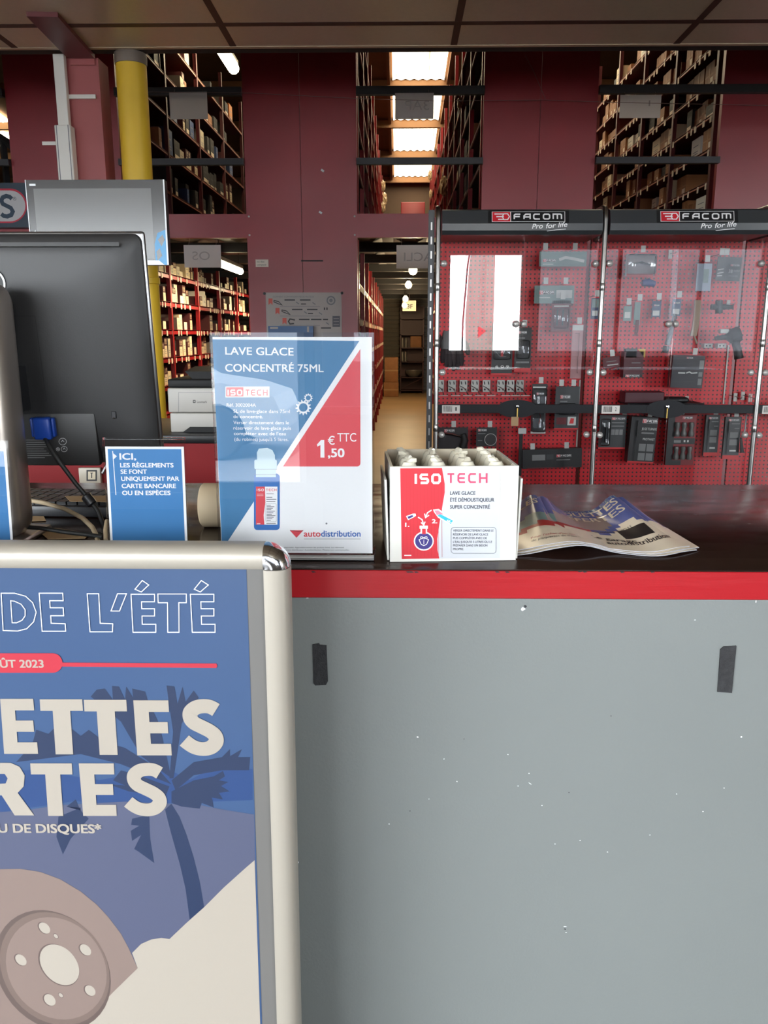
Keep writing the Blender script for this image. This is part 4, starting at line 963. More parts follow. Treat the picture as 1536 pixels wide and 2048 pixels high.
t=PR('tool_box_pack','dark red and black carton with yellow warning triangle in the second cabinet','tool pack',(1246,703,1288,755),mat('wine carton',(74,20,32),.5),[('r',0,0,1,.12,M_blk),('f',.12,.02,.85,.11),('r',.4,.55,.85,.58,M_mid),('r',.3,.36,.9,.39,M_mid)],depth=.07,Y=YG-.03)
part(MB().rbox(at(1251,716,YG-.03),at(1270,697,YG+.02),.002,M_blk,1),'inner_box',t)
a=at(1276,698,YG-.031); b=at(1290,716,YG-.031); m=MB(); m.add([(a.x,YG-.03,a.z),(b.x,YG-.03,a.z),(b.x,YG-.03,b.z),(a.x,YG-.026,a.z),(b.x,YG-.026,a.z),(b.x,YG-.026,b.z)],[(0,2,1),(3,4,5),(0,1,4,3),(1,2,5,4),(2,0,3,5)],mat('warning yellow',(206,164,40),.5)); part(m,'warning_triangle',t)
PR('tool_card','small dark red card tilted beside the middle post','tool pack',(1204,714,1239,735),mat('wine card',(88,24,36),.5),[('r',.2,.55,.8,.62,M_mid),('r',.25,.2,.9,.3,M_pale)],rot=-7,hooks=(.5,))
t=PR('tool_case','large square black case with silver lettering in the second cabinet','tool case',(1342,711,1411,776),mat('case black',(30,26,34),.3),[('f',.42,.90,.62,.95),('r',.84,.6,.98,.86,M_mid),('r',.84,.1,.96,.3,M_mid),('r',.84,.36,.96,.5,M_mid),('r',.2,.44,.42,.48,M_pale),('l',[(.45,.46),(.55,.5),(.62,.46),(.8,.48)],.035,M_pale),('l',[(.12,.2),(.7,.2)],.012,M_chc),('l',[(.12,.75),(.7,.75)],.012,M_chc)],depth=.06,Y=YG-.02,rot=1.5,hooks=(.6,))
t=thing('red_carton_pack','dark red carton lying on the second lock bar shelf','carton',at(1288,806,YG))
part(MB().rbox(Vector((at(1249,806,YG-.06).x,YG-.06,at(1249,806,YG-.06).z)),Vector((at(1328,806,YG-.06).x,YG+.06,at(1288,784,YG-.06).z)),.004,mat('wine carton',(74,20,32),.5),1),'carton_body',t)
part(MB().box((at(1249,806,YG).x,YG-.07,at(1249,806,YG-.06).z-.012),(at(1400,806,YG).x,YBK,at(1249,806,YG-.06).z-.001),M_bar),'tray',t)
t=thing('black_pouch','rounded black pouch on the tray behind the second lock bar','pouch',at(1355,806,YG))
part(MB().rbox(Vector((at(1329,806,YG-.06).x,YG-.06,at(1249,806,YG-.06).z+.0005)),Vector((at(1380,806,YG-.06).x,YG+.05,at(1288,795,YG-.06).z)),.018,M_blk,4),'pouch_body',t)
t=PR('tool_card','charcoal card with four tiny pictures, low beside the middle post','tool pack',(1196,830,1254,898),M_chc,[('f',.45,.86,.95,.93),('r',.45,.76,.92,.79,M_mid),('r',.45,.66,.92,.69,M_mid),('r',.45,.42,.58,.58,M_mid),('r',.6,.42,.73,.58,M_mid),('r',.75,.42,.88,.58,M_mid),('r',0,0,1,.05,M_redf2)],blister=(.04,.1,.4,.9,.03),tool=tsteel([(.2,-.015,.2),(.22,-.015,.8)],.012,M_rub),hooks=(.85,))
t=PR('screwdriver_box','tall black box reading JEU DE TOURNEVIS with four small pictures','tool pack',(1258,834,1317,926),M_blk,[('f',.42,.87,.98,.96),('t','JEU DE TOURNEVIS',.42,.72,.98,.055,M_pale),('r',.42,.64,.9,.67,M_mid),('t','PROTWIST',.5,.5,.95,.05,M_pale),('r',.38,.26,.64,.42,M_mid),('r',.68,.26,.94,.42,M_mid),('r',.38,.06,.64,.22,M_mid),('r',.68,.06,.94,.22,M_mid),('r',0,0,1,.035,M_redf2)],depth=.07,Y=YG-.04,rot=2.5,tool=tsteel([(.22,-.008,.05),(.22,-.008,.55),(.22,-.008,.6),(.22,-.008,.92)],[.003,.003,.010,.012]),hooks=(.6,))
M_hdl=mat('clear grey handle',(92,90,88),.25)
t=PR('screwdriver_set','red and black pack of six grey screwdrivers on the second cabinet','tool pack',(1330,830,1394,930),mat('pack red',(120,22,28),.45),[('r',0,0,.24,1,M_blk),('r',.2,.42,1,.54,M_blk),('f',.5,.92,.85,.97),('r',.25,.45,.5,.5,M_mid),('r',.6,.46,.66,.5,M_pale),('r',.72,.46,.78,.5,M_pale),('r',.2,0,.55,.1,M_blk)],depth=.03,Y=YG-.02,hooks=(.4,))
a=at(1330,930,YG-.02); b=at(1394,830,YG-.02); W=b.x-a.x; H=b.z-a.z
for u,v0,v1 in ((.32,.58,.86),(.56,.58,.86),(.82,.58,.86),(.34,.12,.38),(.58,.12,.38),(.82,.12,.38)):
    P_=lambda uu,vv: Vector((a.x+W*uu,YG-.03,a.z+H*vv)); part(MB().tube([P_(u,v0),P_(u,v0+.06),P_(u,v0+.14),P_(u,v0+.22),P_(u,v1)],[.016,.018,.010,.016,.012],M_hdl,10),'screwdriver_handle',t)
for i,(bx_,ll) in enumerate((((1406,830,1441,912),'first of two narrow grey cards with slim drivers and red feet'),((1444,834,1484,918),'second of two narrow grey cards with slim drivers, nearer the last post'))):
    PR('tool_card',ll,'tool pack',bx_,M_chc,[('f',.2,.90,.85,.95),('r',.4,.83,.9,.85,M_mid),('r',.6,.72,.9,.74,M_mid),('r',.35,.5,.85,.64,M_mid),('r',.35,.33,.85,.47,M_mid),('r',.4,.18,.8,.22,M_pale),('r',0,0,1,.09,M_redf2)],depth=.02,tool=tsteel([(.2,-.006,.12),(.2,-.006,.6),(.2,-.006,.65),(.2,-.006,.9)],[.003,.003,.007,.008]),hooks=(.5,))
t=thing('long_file','thin bright steel rod tool hanging beside the last post','tool',at(1490,828,YG)); part(MB().tube([at(1493,830,YG-.02),at(1490,860,YG-.02),at(1486,872,YG-.02)],.005,M_tool,8),'rod',t); part(MB().tube([at(1482,875,YG-.02),at(1484,905,YG-.02)],[.006,.012],M_chc,8),'handle',t); part(MB().tube([at(1493,831,YG-.01),at(1493,828,YBK)],.003,M_steel,6),'hook',t)
for px,py,ll in ((1471,793,'bare peg hook, first of the three beside the last post'),(1486,790,'bare peg hook, second of the three beside the last post'),(1501,794,'bare peg hook, third of the three beside the last post'),(1374,799,'bare peg hook over the second lock bar'),(1457,607,'bare peg hook beside the cross fitting'),(1341,507,'bare peg hook over the pale upper part of the second cabinet')):
    a=at(px,py,YG+.12); t=thing('peg_hook',ll,'hook',a); part(MB().rbox(a+Vector((-.011,0,-.03)),a+Vector((.011,.004,.02)),.0015,M_clip,1),'hook_plate',t); part(MB().tube([a+Vector((0,.15-.12+.12,0)),a+Vector((0,0,0)),a+Vector((.004,-.08,-.005)),a+Vector((.004,-.085,.006))],.0022,M_steel,6),'wire_arm',t)
for px,y0_,y1_,ll in ((1160,760,905,'thin silver divider strip beside the photo card in the first cabinet'),(1457,690,808,'thin silver divider strip in the second cabinet')):
    a=at(px,y0_,YBK-.006); b=at(px-3,y1_,YBK-.006); tag(MB().box((a.x-.004,YBK-.008,b.z),(a.x+.004,YBK-.0005,a.z),M_clip).build('divider_strip',None,a),ll,'strip')

# ================================================================== FRONT COUNTER
CY=1.087; CZ=at(1000,1137,CY).z; CYB=atz(1000,968,CZ).y
M_top=mat('worn dark varnish',(36,21,17),.22,noise=(3,.2,(1,4,1)),rnoise=(5,.12,.28,(1.5,6,1)),bump=(14,.02,(1,3,1)))
M_band=mat('red painted edge',(150,11,22),.35,noise=(2,.05),bump=(30,.04,(.3,1,4)))
M_panel=mat('grey painted panel',(112,116,115),.42,noise=(.9,.05),bump=(220,.05))
t=thing('service_counter','long grey fronted service counter with red edge and worn dark top','counter',(0.6,CY+.3,0))
zb0=at(1000,1141,CY).z; zb1=at(1000,1198,CY).z
part(MB().rbox((-3.2,CY-.004,zb0),(3.0,CYB,CZ),.002,M_top,2),'countertop',t)
m=MB().rbox((-3.2,CY,zb1),(3.0,CY+.03,zb0),.0015,M_band,1)
random.seed(5)
for px in (622,812,818,828,990,1010,1155,1165,1240,1300): 
    q=at(px,1141.5+random.random()*1.5,CY-.0003); m.add([q,q+Vector((.004,0,.0002)),q+Vector((.007,0,-.0015)),q+Vector((.002,0,-.0022))],[(0,3,2,1)],M_ink)
part(m,'red_edge_band',t)
m=MB().box((-3.2,CY+.004,.0),(3.0,CY+.03,zb1),M_panel)
M_chip=mat('white paint chip',(236,238,238),.6)
def chip(px,py,rx,ry,mm=M_chip,ang=0):
    q=at(px,py,CY+.0036); s=.00068; pts=[]
    for i in range(7):
        a_=2*math.pi*i/7; r_=random.uniform(.6,1.2); x=rx*math.cos(a_)*r_; y=ry*math.sin(a_)*r_
        pts.append(q+Vector(((x*math.cos(ang)-y*math.sin(ang))*s,0,(x*math.sin(ang)+y*math.cos(ang))*s)))
    m.add(pts[::-1],[list(range(7))],mm)
chip(1046,1218,5,5); chip(1051,1213,4,3,M_ink); chip(1130,1858,2.5,2.5,M_ink); chip(1130,1853,4,.8); chip(1132,1865,2,.8)
for x,y,rx,ry in ((615,1196,4,1),(835,1474,2,2),(888,1518,1.5,1),(1016,1509,1.5,1),(1060,1567,4,.8),(1036,1572,2,.8),(1058,1547,1,1.5),(914,1563,1.5,1.5),(858,1598,1,1),(1084,1611,1.5,1),(778,1648,1.3,1.3),(1483,1474,2,2),(1448,1576,1.3,1.3),(1353,1588,1.3,1),(1406,1623,1.6,1),(1300,1670,1.8,.8),(1160,1681,1.3,1.3),(1110,1688,1.8,.8),(1215,1704,1.6,.8),(1512,1203,1,3),(1390,1240,2,.7),(596,1725,2,3)): chip(x,y,rx,ry,M_chip,R(-35) if (x,y)==(1060,1567) else 0)
for x,y in ((1222,1432),(928,1478),(820,1622),(1138,1585)): chip(x,y,1.5,1.5,M_ink)
part(m,'front_panel',t)
M_velcro=mat('black hook tape',(38,38,40),.85,noise=(90,.35),bump=(400,.3))
for pts,ll in (([(625,1289),(638,1287),(640,1290),(653,1291),(656,1362),(652,1370),(630,1371),(627,1366)],'short black hook tape strip on the grey counter front beside the poster stand'),
               ([(1441,1299),(1448,1293),(1473,1292),(1464,1386),(1435,1384)],'tilted black hook tape strip standing alone on the bare grey counter front')):
    P0=at(pts[0][0],pts[0][1],CY+.003); q=[at(px,py,CY+.0022) for px,py in pts]; n=len(q); mm=MB()
    mm.add(q+[v+Vector((0,.0017,0)) for v in q],[list(range(n))[::-1]]+[(i,(i+1)%n,(i+1)%n+n,i+n) for i in range(n)],M_velcro)
    tag(mm.build('hook_tape_strip',None,P0),ll,'tape')

# ================================================================== PRICE SIGN
M_sblu=mat('sign blue',(53,114,158),.5); M_sred=mat('sign coral',(211,60,71),.5); M_bott=mat('bottle blue print',(40,104,176),.5); M_bcap=mat('bottle cap print',(196,214,222),.5); M_sheetw=mat('sign white paper',(238,236,236),.5)
def frame_sheet(bx,by,Y,lean):
    P=at(bx,by,Y); return P, Vector((1,0,0)), Vector((0,math.sin(lean),math.cos(lean)))
P,u,v=frame_sheet(596,1106,1.12,R(0.3))
t=thing('price_sign','clear upright stand with blue and coral LAVE GLACE price card, 1,50 euro','price sign',(P.x,P.y+.02,CZ))
m=MB(); sh=Sheet(P,u,v,m,.00022); n=sh.n
L0=sh.uv(443,1090).x; R0=sh.uv(745,1106).x; T0=sh.uv(596,674).y
def slab(m,sh,x0,x1,y0,y1,d0,d1,mm):
    vs=[sh.P+sh.u*x+sh.v*y+sh.n*d for d in (d0,d1) for x,y in ((x0,y0),(x1,y0),(x1,y1),(x0,y1))]
    m.add(vs,[(3,2,1,0),(4,5,6,7),(0,1,5,4),(1,2,6,5),(2,3,7,6),(3,0,4,7)],mm)
slab(m,sh,L0,R0,0,T0,-.0006,0,M_sheetw)
sh.poly([(425,678.6),(718.7,681.8),(453.5,1085.7),(443.6,1085.7)],M_sblu,1)
tri=[(720.7,697.8),(720.9,926)]+[(721-7+7*math.cos(R(q)),926+7*math.sin(R(q))) for q in range(15,91,15)]+[(566,933)]
sh.poly(tri,M_sred,1)
sh.text('LAVE GLACE',(451,709),(587,711),16,M_sheetw,2,.014); sh.text('CONCENTRÉ 75ML',(451,743),(647,744),16,M_sheetw,2,.014)
sh.rect(451,773,539,794.5,M_sheetw,2); sh.rect(452.5,774.5,487,793,M_sred,3)
sh.word('ISO',454.5,779,485,791,.27,M_sheetw,4,.2); sh.word('TECH',490.5,779,535.5,791,.22,M_sred,4,.25)
for s_,x0,x1,y in (('Réf. 3002004A',453.5,512,813),('5L de lave-glace dans 75ml',467,580,825.5),('de concentré.',467,526,836),('Verser directement dans le',467,578,848),('réservoir de lave-glace puis',467,582,859),('compléter avec de l\'eau',468,572,870),('(du robinet) jusqu\'à 5 litres.',469,577,881.5)):
    sh.text(s_,(x0,y),(x1,y+.5),7,M_sheetw,2)
def gear(cx,cy,r,nt,k):
    pts=[]
    for i in range(nt):
        for f_,rr in ((0,.78),(.15,1),(.4,1),(.55,.78)): a_=2*math.pi*(i+f_)/nt; pts.append((cx+r*rr*math.cos(a_),cy+r*rr*math.sin(a_)))
    sh.poly(pts,M_sheetw,k); sh.poly([(cx+r*.55*math.cos(R(q)),cy+r*.55*math.sin(R(q))) for q in range(0,360,20)],M_sblu,k+1)
gear(606.7,814.8,15.5,13,2); gear(616.6,795.6,9,11,2)
sh.poly([(634,889),(642,880),(648.5,880),(649,915),(641,915),(641,890),(635,893)],M_sheetw,2); sh.text('€',(656,889),(669.5,889),17,M_sheetw,2,.01); sh.text('TTC',(675,883),(712.5,883),18,M_sheetw,2); sh.text(',50',(656.5,914),(688.5,914),18,M_sheetw,2,.025)
def rr(x0,y0,x1,y1,r,n_=4): 
    o=[]
    for cx,cy,a0 in ((x0+r,y0+r,-90),(x0+r,y1-r,180),(x1-r,y1-r,90),(x1-r,y0+r,0)):
        o+=[(cx+r*math.cos(R(a0-q*90/n_)),cy+r*math.sin(R(a0-q*90/n_))) for q in range(n_+1)]
    return o
sh.poly(rr(508,947,559.5,1060,7),M_bott,3); sh.poly([(512,954),(552,954),(552,936),(512,936)],M_bcap,4); sh.poly(rr(509,919,554,938,3),M_bcap,5)
sh.poly([(514.5,920),(514,905),(518,897),(535,895.5),(545,900),(550,910),(550.5,920)],M_bcap,5); sh.line([(509,938),(554,938)],.8,M_grey_ink,6); sh.line([(511,949),(553,949)],.8,M_grey_ink,6)
sh.rect(512,973,555,1049,M_sheetw,4); sh.poly([(512,973),(512,1049),(529,1049),(527.5,1030),(531,1005),(530,973)],M_sred,5)
sh.word('ISO',513.5,977,528,982,.25,M_sheetw,6,.2); sh.word('TECH',532,977,553.5,982,.22,M_sred,6,.25)
for y,x1,w_ in ((987,548,.8),(994,545,1.2),(998,553,1.2),(1002.5,551,1.2)): sh.line([(533,y),(x1,y)],w_,M_ink,6)
sh.line(rr(532,1007,553,1043,2),.5,M_grey_ink,6,True)
for i,y in enumerate(range(1010,1043,3)): sh.line([(533.5,y),(542+(i*37%10),y)],1.1,M_ink,6)
sh.line([(514,988),(527,988)],.7,M_sheetw,6); sh.line([(514,991),(527,991)],.7,M_sheetw,6); sh.line([(514,1047),(521,1047)],1.2,M_sheetw,6); sh.line([(533,1046.5),(552,1046.5)],1.2,M_ink,6)
sh.poly([(579.5,1060.5),(607,1060.5),(593,1075.5)],M_sred,1); sh.line([(580,1060.5),(600,1063),(607,1060.5)],.8,M_ink,2)
sh.text('auto',(608,1073),(641,1073),12.5,M_sred,1,.02); sh.text('distribution',(642.5,1073),(721,1073),12.5,mat('logo blue',(44,96,170),.5),1,.02); sh.line([(608,1077.8),(721,1077.8)],.9,M_grey_ink,1)
sh.text('Offre valable dans la limite des stocks disponibles. Approvisionnement des produits limité. Les références',(500,1096),(688,1096),2.6,M_ink,1)
sh.text('et prix. Renseignez-vous auprès de votre distributeur Autodistribution. Photos non contractuelles.',(500,1101),(699,1101),2.6,M_ink,1)
sh.poly([(653+2*math.cos(R(q)),1047+2*math.sin(R(q))) for q in range(0,360,45)],M_grey_ink,1)
part(m,'price_card',t)
m=MB(); slab(m,sh,L0-.003,R0+.003,-.004,T0+.006,.0025,.0045,M_acryl); part(m,'clear_front',t)
m=MB(); slab(m,sh,L0-.003,R0+.003,-.008,T0+.006,-.003,-.001,M_acryl); part(m,'clear_back',t)
m=MB(); bz=CZ+.0005; m.rbox((P.x+L0-.003,P.y-.004,bz),(P.x+R0+.003,P.y+.075,bz+.004),.001,M_acryl,1)
slab(m,sh,L0-.002,R0+.002,-(P.z-CZ)+.002,-.003,-.002,.0005,mat('frosted acrylic foot',(150,146,142),.3)); part(m,'clear_foot',t)

# small counter cards
M_cblu=mat('card blue',(33,114,174),.5)
def desk_card(tl,tr,br,bl,Y,label,arrow=True,lines=(),toplip=14):
    a=at((bl[0]+br[0])/2,bl[1],Y); P=Vector((a.x,Y,a.z)); lean=R(3)
    t=thing('counter_card',label,'sign',(P.x,P.y+.02,CZ)); m=MB(); sh=Sheet(P,(1,0,0),(0,math.sin(lean),math.cos(lean)),m,.0002)
    l=(sh.uv(*bl).x+sh.uv(*tl).x)/2; r=(sh.uv(*br).x+sh.uv(*tr).x)/2; T=sh.uv(*tl).y; zb=-(P.z-CZ)/math.cos(lean)+.002
    slab(m,sh,l,r,zb,T,-.0006,0,M_sheetw); e=.0035
    sh.put([(l+e,zb+e),(r-e,zb+e),(r-e,T-e),(l+e,T-e)],[[0,1,2,3]],M_cblu,1)
    if arrow:
        sh.line([(225.5,902),(232,990)],1.6,M_sheetw,2); sh.poly([(225,905),(234,912.5),(226,920)],M_sheetw,2)
    for s_,x0,x1,y,c_ in lines: sh.text(s_,(x0,y),(x1,y),c_,M_sheetw,2,.028)
    part(m,'printed_card',t)
    m=MB(); hT=sh.uv(tl[0],tl[1]-toplip).y; slab(m,sh,l-.002,r+.002,zb,hT,.002,.0035,M_acryl); slab(m,sh,l-.002,r+.002,zb,hT,-.0035,-.0015,M_acryl); slab(m,sh,l-.002,r+.002,hT,hT+.003,-.0035,.0035,M_acryl); part(m,'clear_sleeve',t)
    part(MB().rbox((P.x+l-.002,P.y-.002,CZ+.0005),(P.x+r+.002,P.y+.05,CZ+.0035),.001,M_acryl,1),'clear_foot',t)
    return sh
desk_card((208,893),(366,890),(376,1085),(223,1085),1.12,'blue card headed ICI about paying by bank card or cash',True,
  [('ICI,',240,272,919,13),('LES RÈGLEMENTS',241,347,934.5,9),('SE FONT',242,294,947.5,9),('UNIQUEMENT PAR',243,358.5,961.5,9),('CARTE BANCAIRE',244,352,976,9),('OU EN ESPÈCES',245,341,990,9)])
sh=desk_card((-140,897),(15,893),(23,1085),(-125,1085),1.10,'blue counter card with white arrow, cut by the edge beside the metal post',False)

# ================================================================== OPEN BOX OF BOTTLES
M_bw=mat('white corrugated board',(207,205,198),.55); M_bin=mat('box inside board',(196,186,166),.7); M_bred=mat('box red print',(188,26,42),.5); M_bpink=mat('box pink print',(183,54,91),.5); M_bblu=mat('box navy print',(44,34,110),.5); M_bcy=mat('box cyan print',(36,164,204),.5); M_blt=mat('box pale grey print',(188,191,197),.55)
fl=at(780,1129,1.115); fr=at(1031,1127,1.127); u=(fr-fl); u.z=0; W=u.length; u.normalize(); vv=Vector((0,0,1)); nb=Vector((-u.y,u.x,0))
Hf=.1375; D=.155
t=thing('open_carton','open white ISO TECH carton of bottles on the counter beside the price sign','carton',(fl+u*W/2+nb*D/2).to_2d().to_3d()+Vector((0,0,CZ)))
O=Vector((fl.x,fl.y,CZ+.0008))
def wbox(m,x0,x1,y0,y1,z0,z1,mm,tilt=0):
    vs=[O+u*x+nb*y+vv*z for z in (z0,z1) for x,y in ((x0,y0),(x1,y0),(x1,y1),(x0,y1))]
    m.add(vs,[(3,2,1,0),(4,5,6,7),(0,1,5,4),(1,2,6,5),(2,3,7,6),(3,0,4,7)],mm)
m=MB(); wbox(m,0,W,0,.004,0,Hf,M_bw)
sh=Sheet(O-nb*.0002,u,vv,m,.0002)
red=[(800.4,936.5),(803.5,1118),(878.6,1117),(875,1100),(874.5,1078),(879,1047),(886,1005),(889.5,985),(889.5,968),(884,936)]
sh.poly(red,M_bred,1); sh.poly([(884,936),(889.5,968),(889.5,985),(886,1005),(879,1047),(874.5,1078),(875,1100),(878.6,1117),(1000,1116),(1000,936)],M_blt,1)
for x in range(806,886,7): sh.line([(x,940),(x+1,1114)],.7,mat('box red flute',(172,21,36),.5),2)
sh.word('ISO',828,947,882,968,.28,M_sheetw,3,.18); sh.word('TECH',893,946,975,966,.22,M_bpink,3,.25)
M_bt=mat('box text',(56,58,68),.5)
for s_,x0,x1,y,c_ in (('LAVE GLACE',900,950.5,989.5,7.5),('ÉTÉ DÉMOUSTIQUEUR',900,988,1003,7.5),('SUPER CONCENTRÉ',900,979.5,1017,7.5)): sh.text(s_,(x0,y),(x1,y),c_,M_bt,3,.02)
sh.line(rr(902,1054.5,992,1106.5,6),.7,M_bt,3,True)
for s_,x1,y in (('VERSER DIRECTEMENT DANS LE',987,1063),('RÉSERVOIR DE LAVE GLACE',976,1070.7),('PUIS COMPLÉTER AVEC DE',973.5,1078),('L\'EAU JUSQU\'À 5 LITRES OU LE',984,1085.5),('PRÉPARER DANS UN BIDON',974.5,1092.7),('PROPRE.',927.5,1100)): sh.text(s_,(906,y),(x1,y),4.6,M_bt,3,.01)
cir=lambda cx,cy,rx,ry,n_=24:[(cx+rx*math.cos(2*math.pi*i/n_),cy+ry*math.sin(2*math.pi*i/n_)) for i in range(n_)]
sh.poly(cir(847.5,1082,20,19),M_sheetw,3); sh.poly(cir(847.5,1082,17.5,16.5),M_bblu,4)
sh.poly([(841,1067),(854,1067),(854,1052),(841,1052)],M_sheetw,4); sh.poly([(844,1068),(851.5,1068),(851.5,1056),(844,1056)],M_bred,5); sh.poly([(839,1051),(855.5,1051),(855.5,1057),(839,1057)],M_sheetw,5)
sh.line([(838,1079),(847.5,1074.5),(857,1079),(853,1088),(847.5,1091),(842,1088)],1.3,M_sheetw,6,True); sh.line([(847.5,1088),(847.5,1080)],.9,M_sheetw,6)
for s_ in (-1,1): sh.line([(847.5+s_*1,1078),(847.5+s_*2,1073.5),(847.5+s_*6,1073),(847.5+s_*7,1076)],1,M_sheetw,6)
sh.poly([(866,1019),(877,1017.5),(909,1040),(902,1050),(876,1035),(868,1024)],M_sheetw,4); sh.poly([(874.5,1031),(880,1027.5),(906,1041),(901.5,1047.5)],M_bcy,5); sh.poly([(868.5,1020.5),(876,1020),(887,1028.5),(879,1028.5),(873.5,1030)],mat('box mauve print',(196,120,140),.5),5)
sh.text('5L',(893,1044),(902.5,1045),5,M_sheetw,6,.03)
sh.line([(863,1020),(855,1025),(851,1034)],2.2,M_sheetw,4); sh.line([(849,1027),(851,1035),(858,1030)],2,M_sheetw,4)
sh.line([(836,1034),(844,1039),(847,1048)],2.2,M_sheetw,4); sh.line([(842,1044.5),(847.5,1050),(850,1043)],2,M_sheetw,4)
sh.poly([(812,1032),(826,1027),(831,1027),(832,1031),(828,1034),(816,1040)],M_sheetw,4); sh.poly([(814.5,1033),(825,1029.5),(826.5,1033),(817,1037.5)],M_bblu,5)
sh.text('1.',(810.5,1053),(818,1053),8,M_sheetw,4,.03); sh.text('2.',(864,1046),(874,1046),8,M_sheetw,4,.03); sh.line([(808.5,1110.5),(822.5,1110.5)],2,M_sheetw,4)
part(m,'front_wall',t,'white front printed red with flask picture')
m=MB(); wbox(m,.004,W-.004,D-.004,D,0,Hf+.003,M_bin); part(m,'back_wall',t)
m=MB(); wbox(m,.0,.004,.004,D,0,Hf,M_bw); wbox(m,.0041,.0046,.005,D-.004,0.002,Hf-.001,M_bin); part(m,'side_wall',t)
m=MB(); wbox(m,W-.004,W,.004,D,0,Hf,M_bw); wbox(m,W-.0046,W-.0041,.005,D-.004,0.002,Hf-.001,M_bin); part(m,'side_wall',t)
m=MB(); wbox(m,.004,W-.004,.004,D-.004,0,.004,M_bin); part(m,'base_board',t)
# folded outer flaps on both ends
for sgn,x in ((-1,0),(1,W)):
    m=MB(); vs=[O+u*(x+sgn*a_)+nb*y+vv*z for a_,z in ((.001,.001),(.0045,.118),(.0075,.118),(.0035,.001)) for y in (.006,D*.9)]
    m.add(vs,[(0,1,3,2),(2,3,5,4),(4,5,7,6),(6,7,1,0),(0,2,4,6),(1,7,5,3)],M_bw); part(m,'side_flap',t)
# bottles
M_liq=glass('blue washer liquid',(.25,.5,.85),1.33); M_bplas=glass('clear cap plastic',(.90,.90,.88),1.49,.08); M_milky=mat('milky cap plastic',(214,208,190),.25,coat=.6)
BN=('first','second','third','fourth'); RW=('front','second','third','back'); b0=None
for j in range(4):
    for i in range(4):
        c_=O+u*(.028+i*(W-.056)/3)+nb*(.024+j*(D-.048)/3)+vv*.0045
        if b0 is None:
            t=thing('washer_bottle','','bottle',c_); base=c_
            part(MB().lathe([(0,0),(.0165,0),(.0185,.003),(.0185,.075),(.016,.086),(.011,.092),(.0,.092)],mat('blue bottle',(40,98,170),.2,coat=.5),18,c_),'bottle_body',t)
            part(MB().lathe([(0,.0925),(.0145,.0925),(.0155,.095),(.0155,.104),(.0135,.107),(.0135,.112),(.0145,.114),(.0145,.121),(.012,.125),(.011,.131),(.008,.136),(.0,.138)],M_milky,18,c_),'cap',t)
            part(MB().tube([c_+Vector((0,0,.133)),c_+Vector((.004,-.003,.138)),c_+Vector((.009,-.006,.1385))],[.006,.005,.003],M_milky,8),'spout',t)
            b0=t; r=t
        else:
            r=b0.copy(); C.objects.link(r); r.location=c_
            for ch in list(b0.children): k_=ch.copy(); C.objects.link(k_); k_.parent=r
        r['label']='milky capped blue bottle in the open carton, %s row, %s from the price sign side'%(RW[j],BN[i]); r['group']='bottles in the open carton'
        r.rotation_euler=(0,0,random.uniform(0,6))

# ================================================================== LEAFLETS
M_lfb=mat('leaflet blue',(92,104,168),.22); M_lfc=mat('leaflet cream',(244,228,204),.22); M_lfg=mat('leaflet grey photo',(160,142,136),.22); M_lfr=mat('leaflet red',(170,40,40),.3); M_lft=mat('leaflet teal',(120,150,150),.3); M_lfk=mat('leaflet dark photo',(40,36,36),.3)
FL=atz(1020,1106,CZ+.004); FR=atz(1374,1093,CZ+.004); BR=atz(1252,1018,CZ+.012); BL=atz(1018,1016,CZ+.012)
def lf_h(s,t_,k):
    return .006*k + .002 + .030*math.exp(-((s-.20)/.13)**2)*(.25+.75*t_) + .030*math.exp(-((s-.88)/.11)**2)*(.1+.9*t_) + .012*math.exp(-((s-.36)/.13)**2)*(1-t_)
def lf_pt(s,t_,k,dx=0,dy=0,up=0):
    p=(FL*(1-s)+FR*s)*(1-t_)+(BL*(1-s)+BR*s)*t_; return Vector((p.x+dx,p.y+dy-(.034*math.exp(-((s-.78)/.2)**2)+.008*math.exp(-((s-.3)/.2)**2))*(1-t_),CZ+lf_h(s,t_,k)+up))
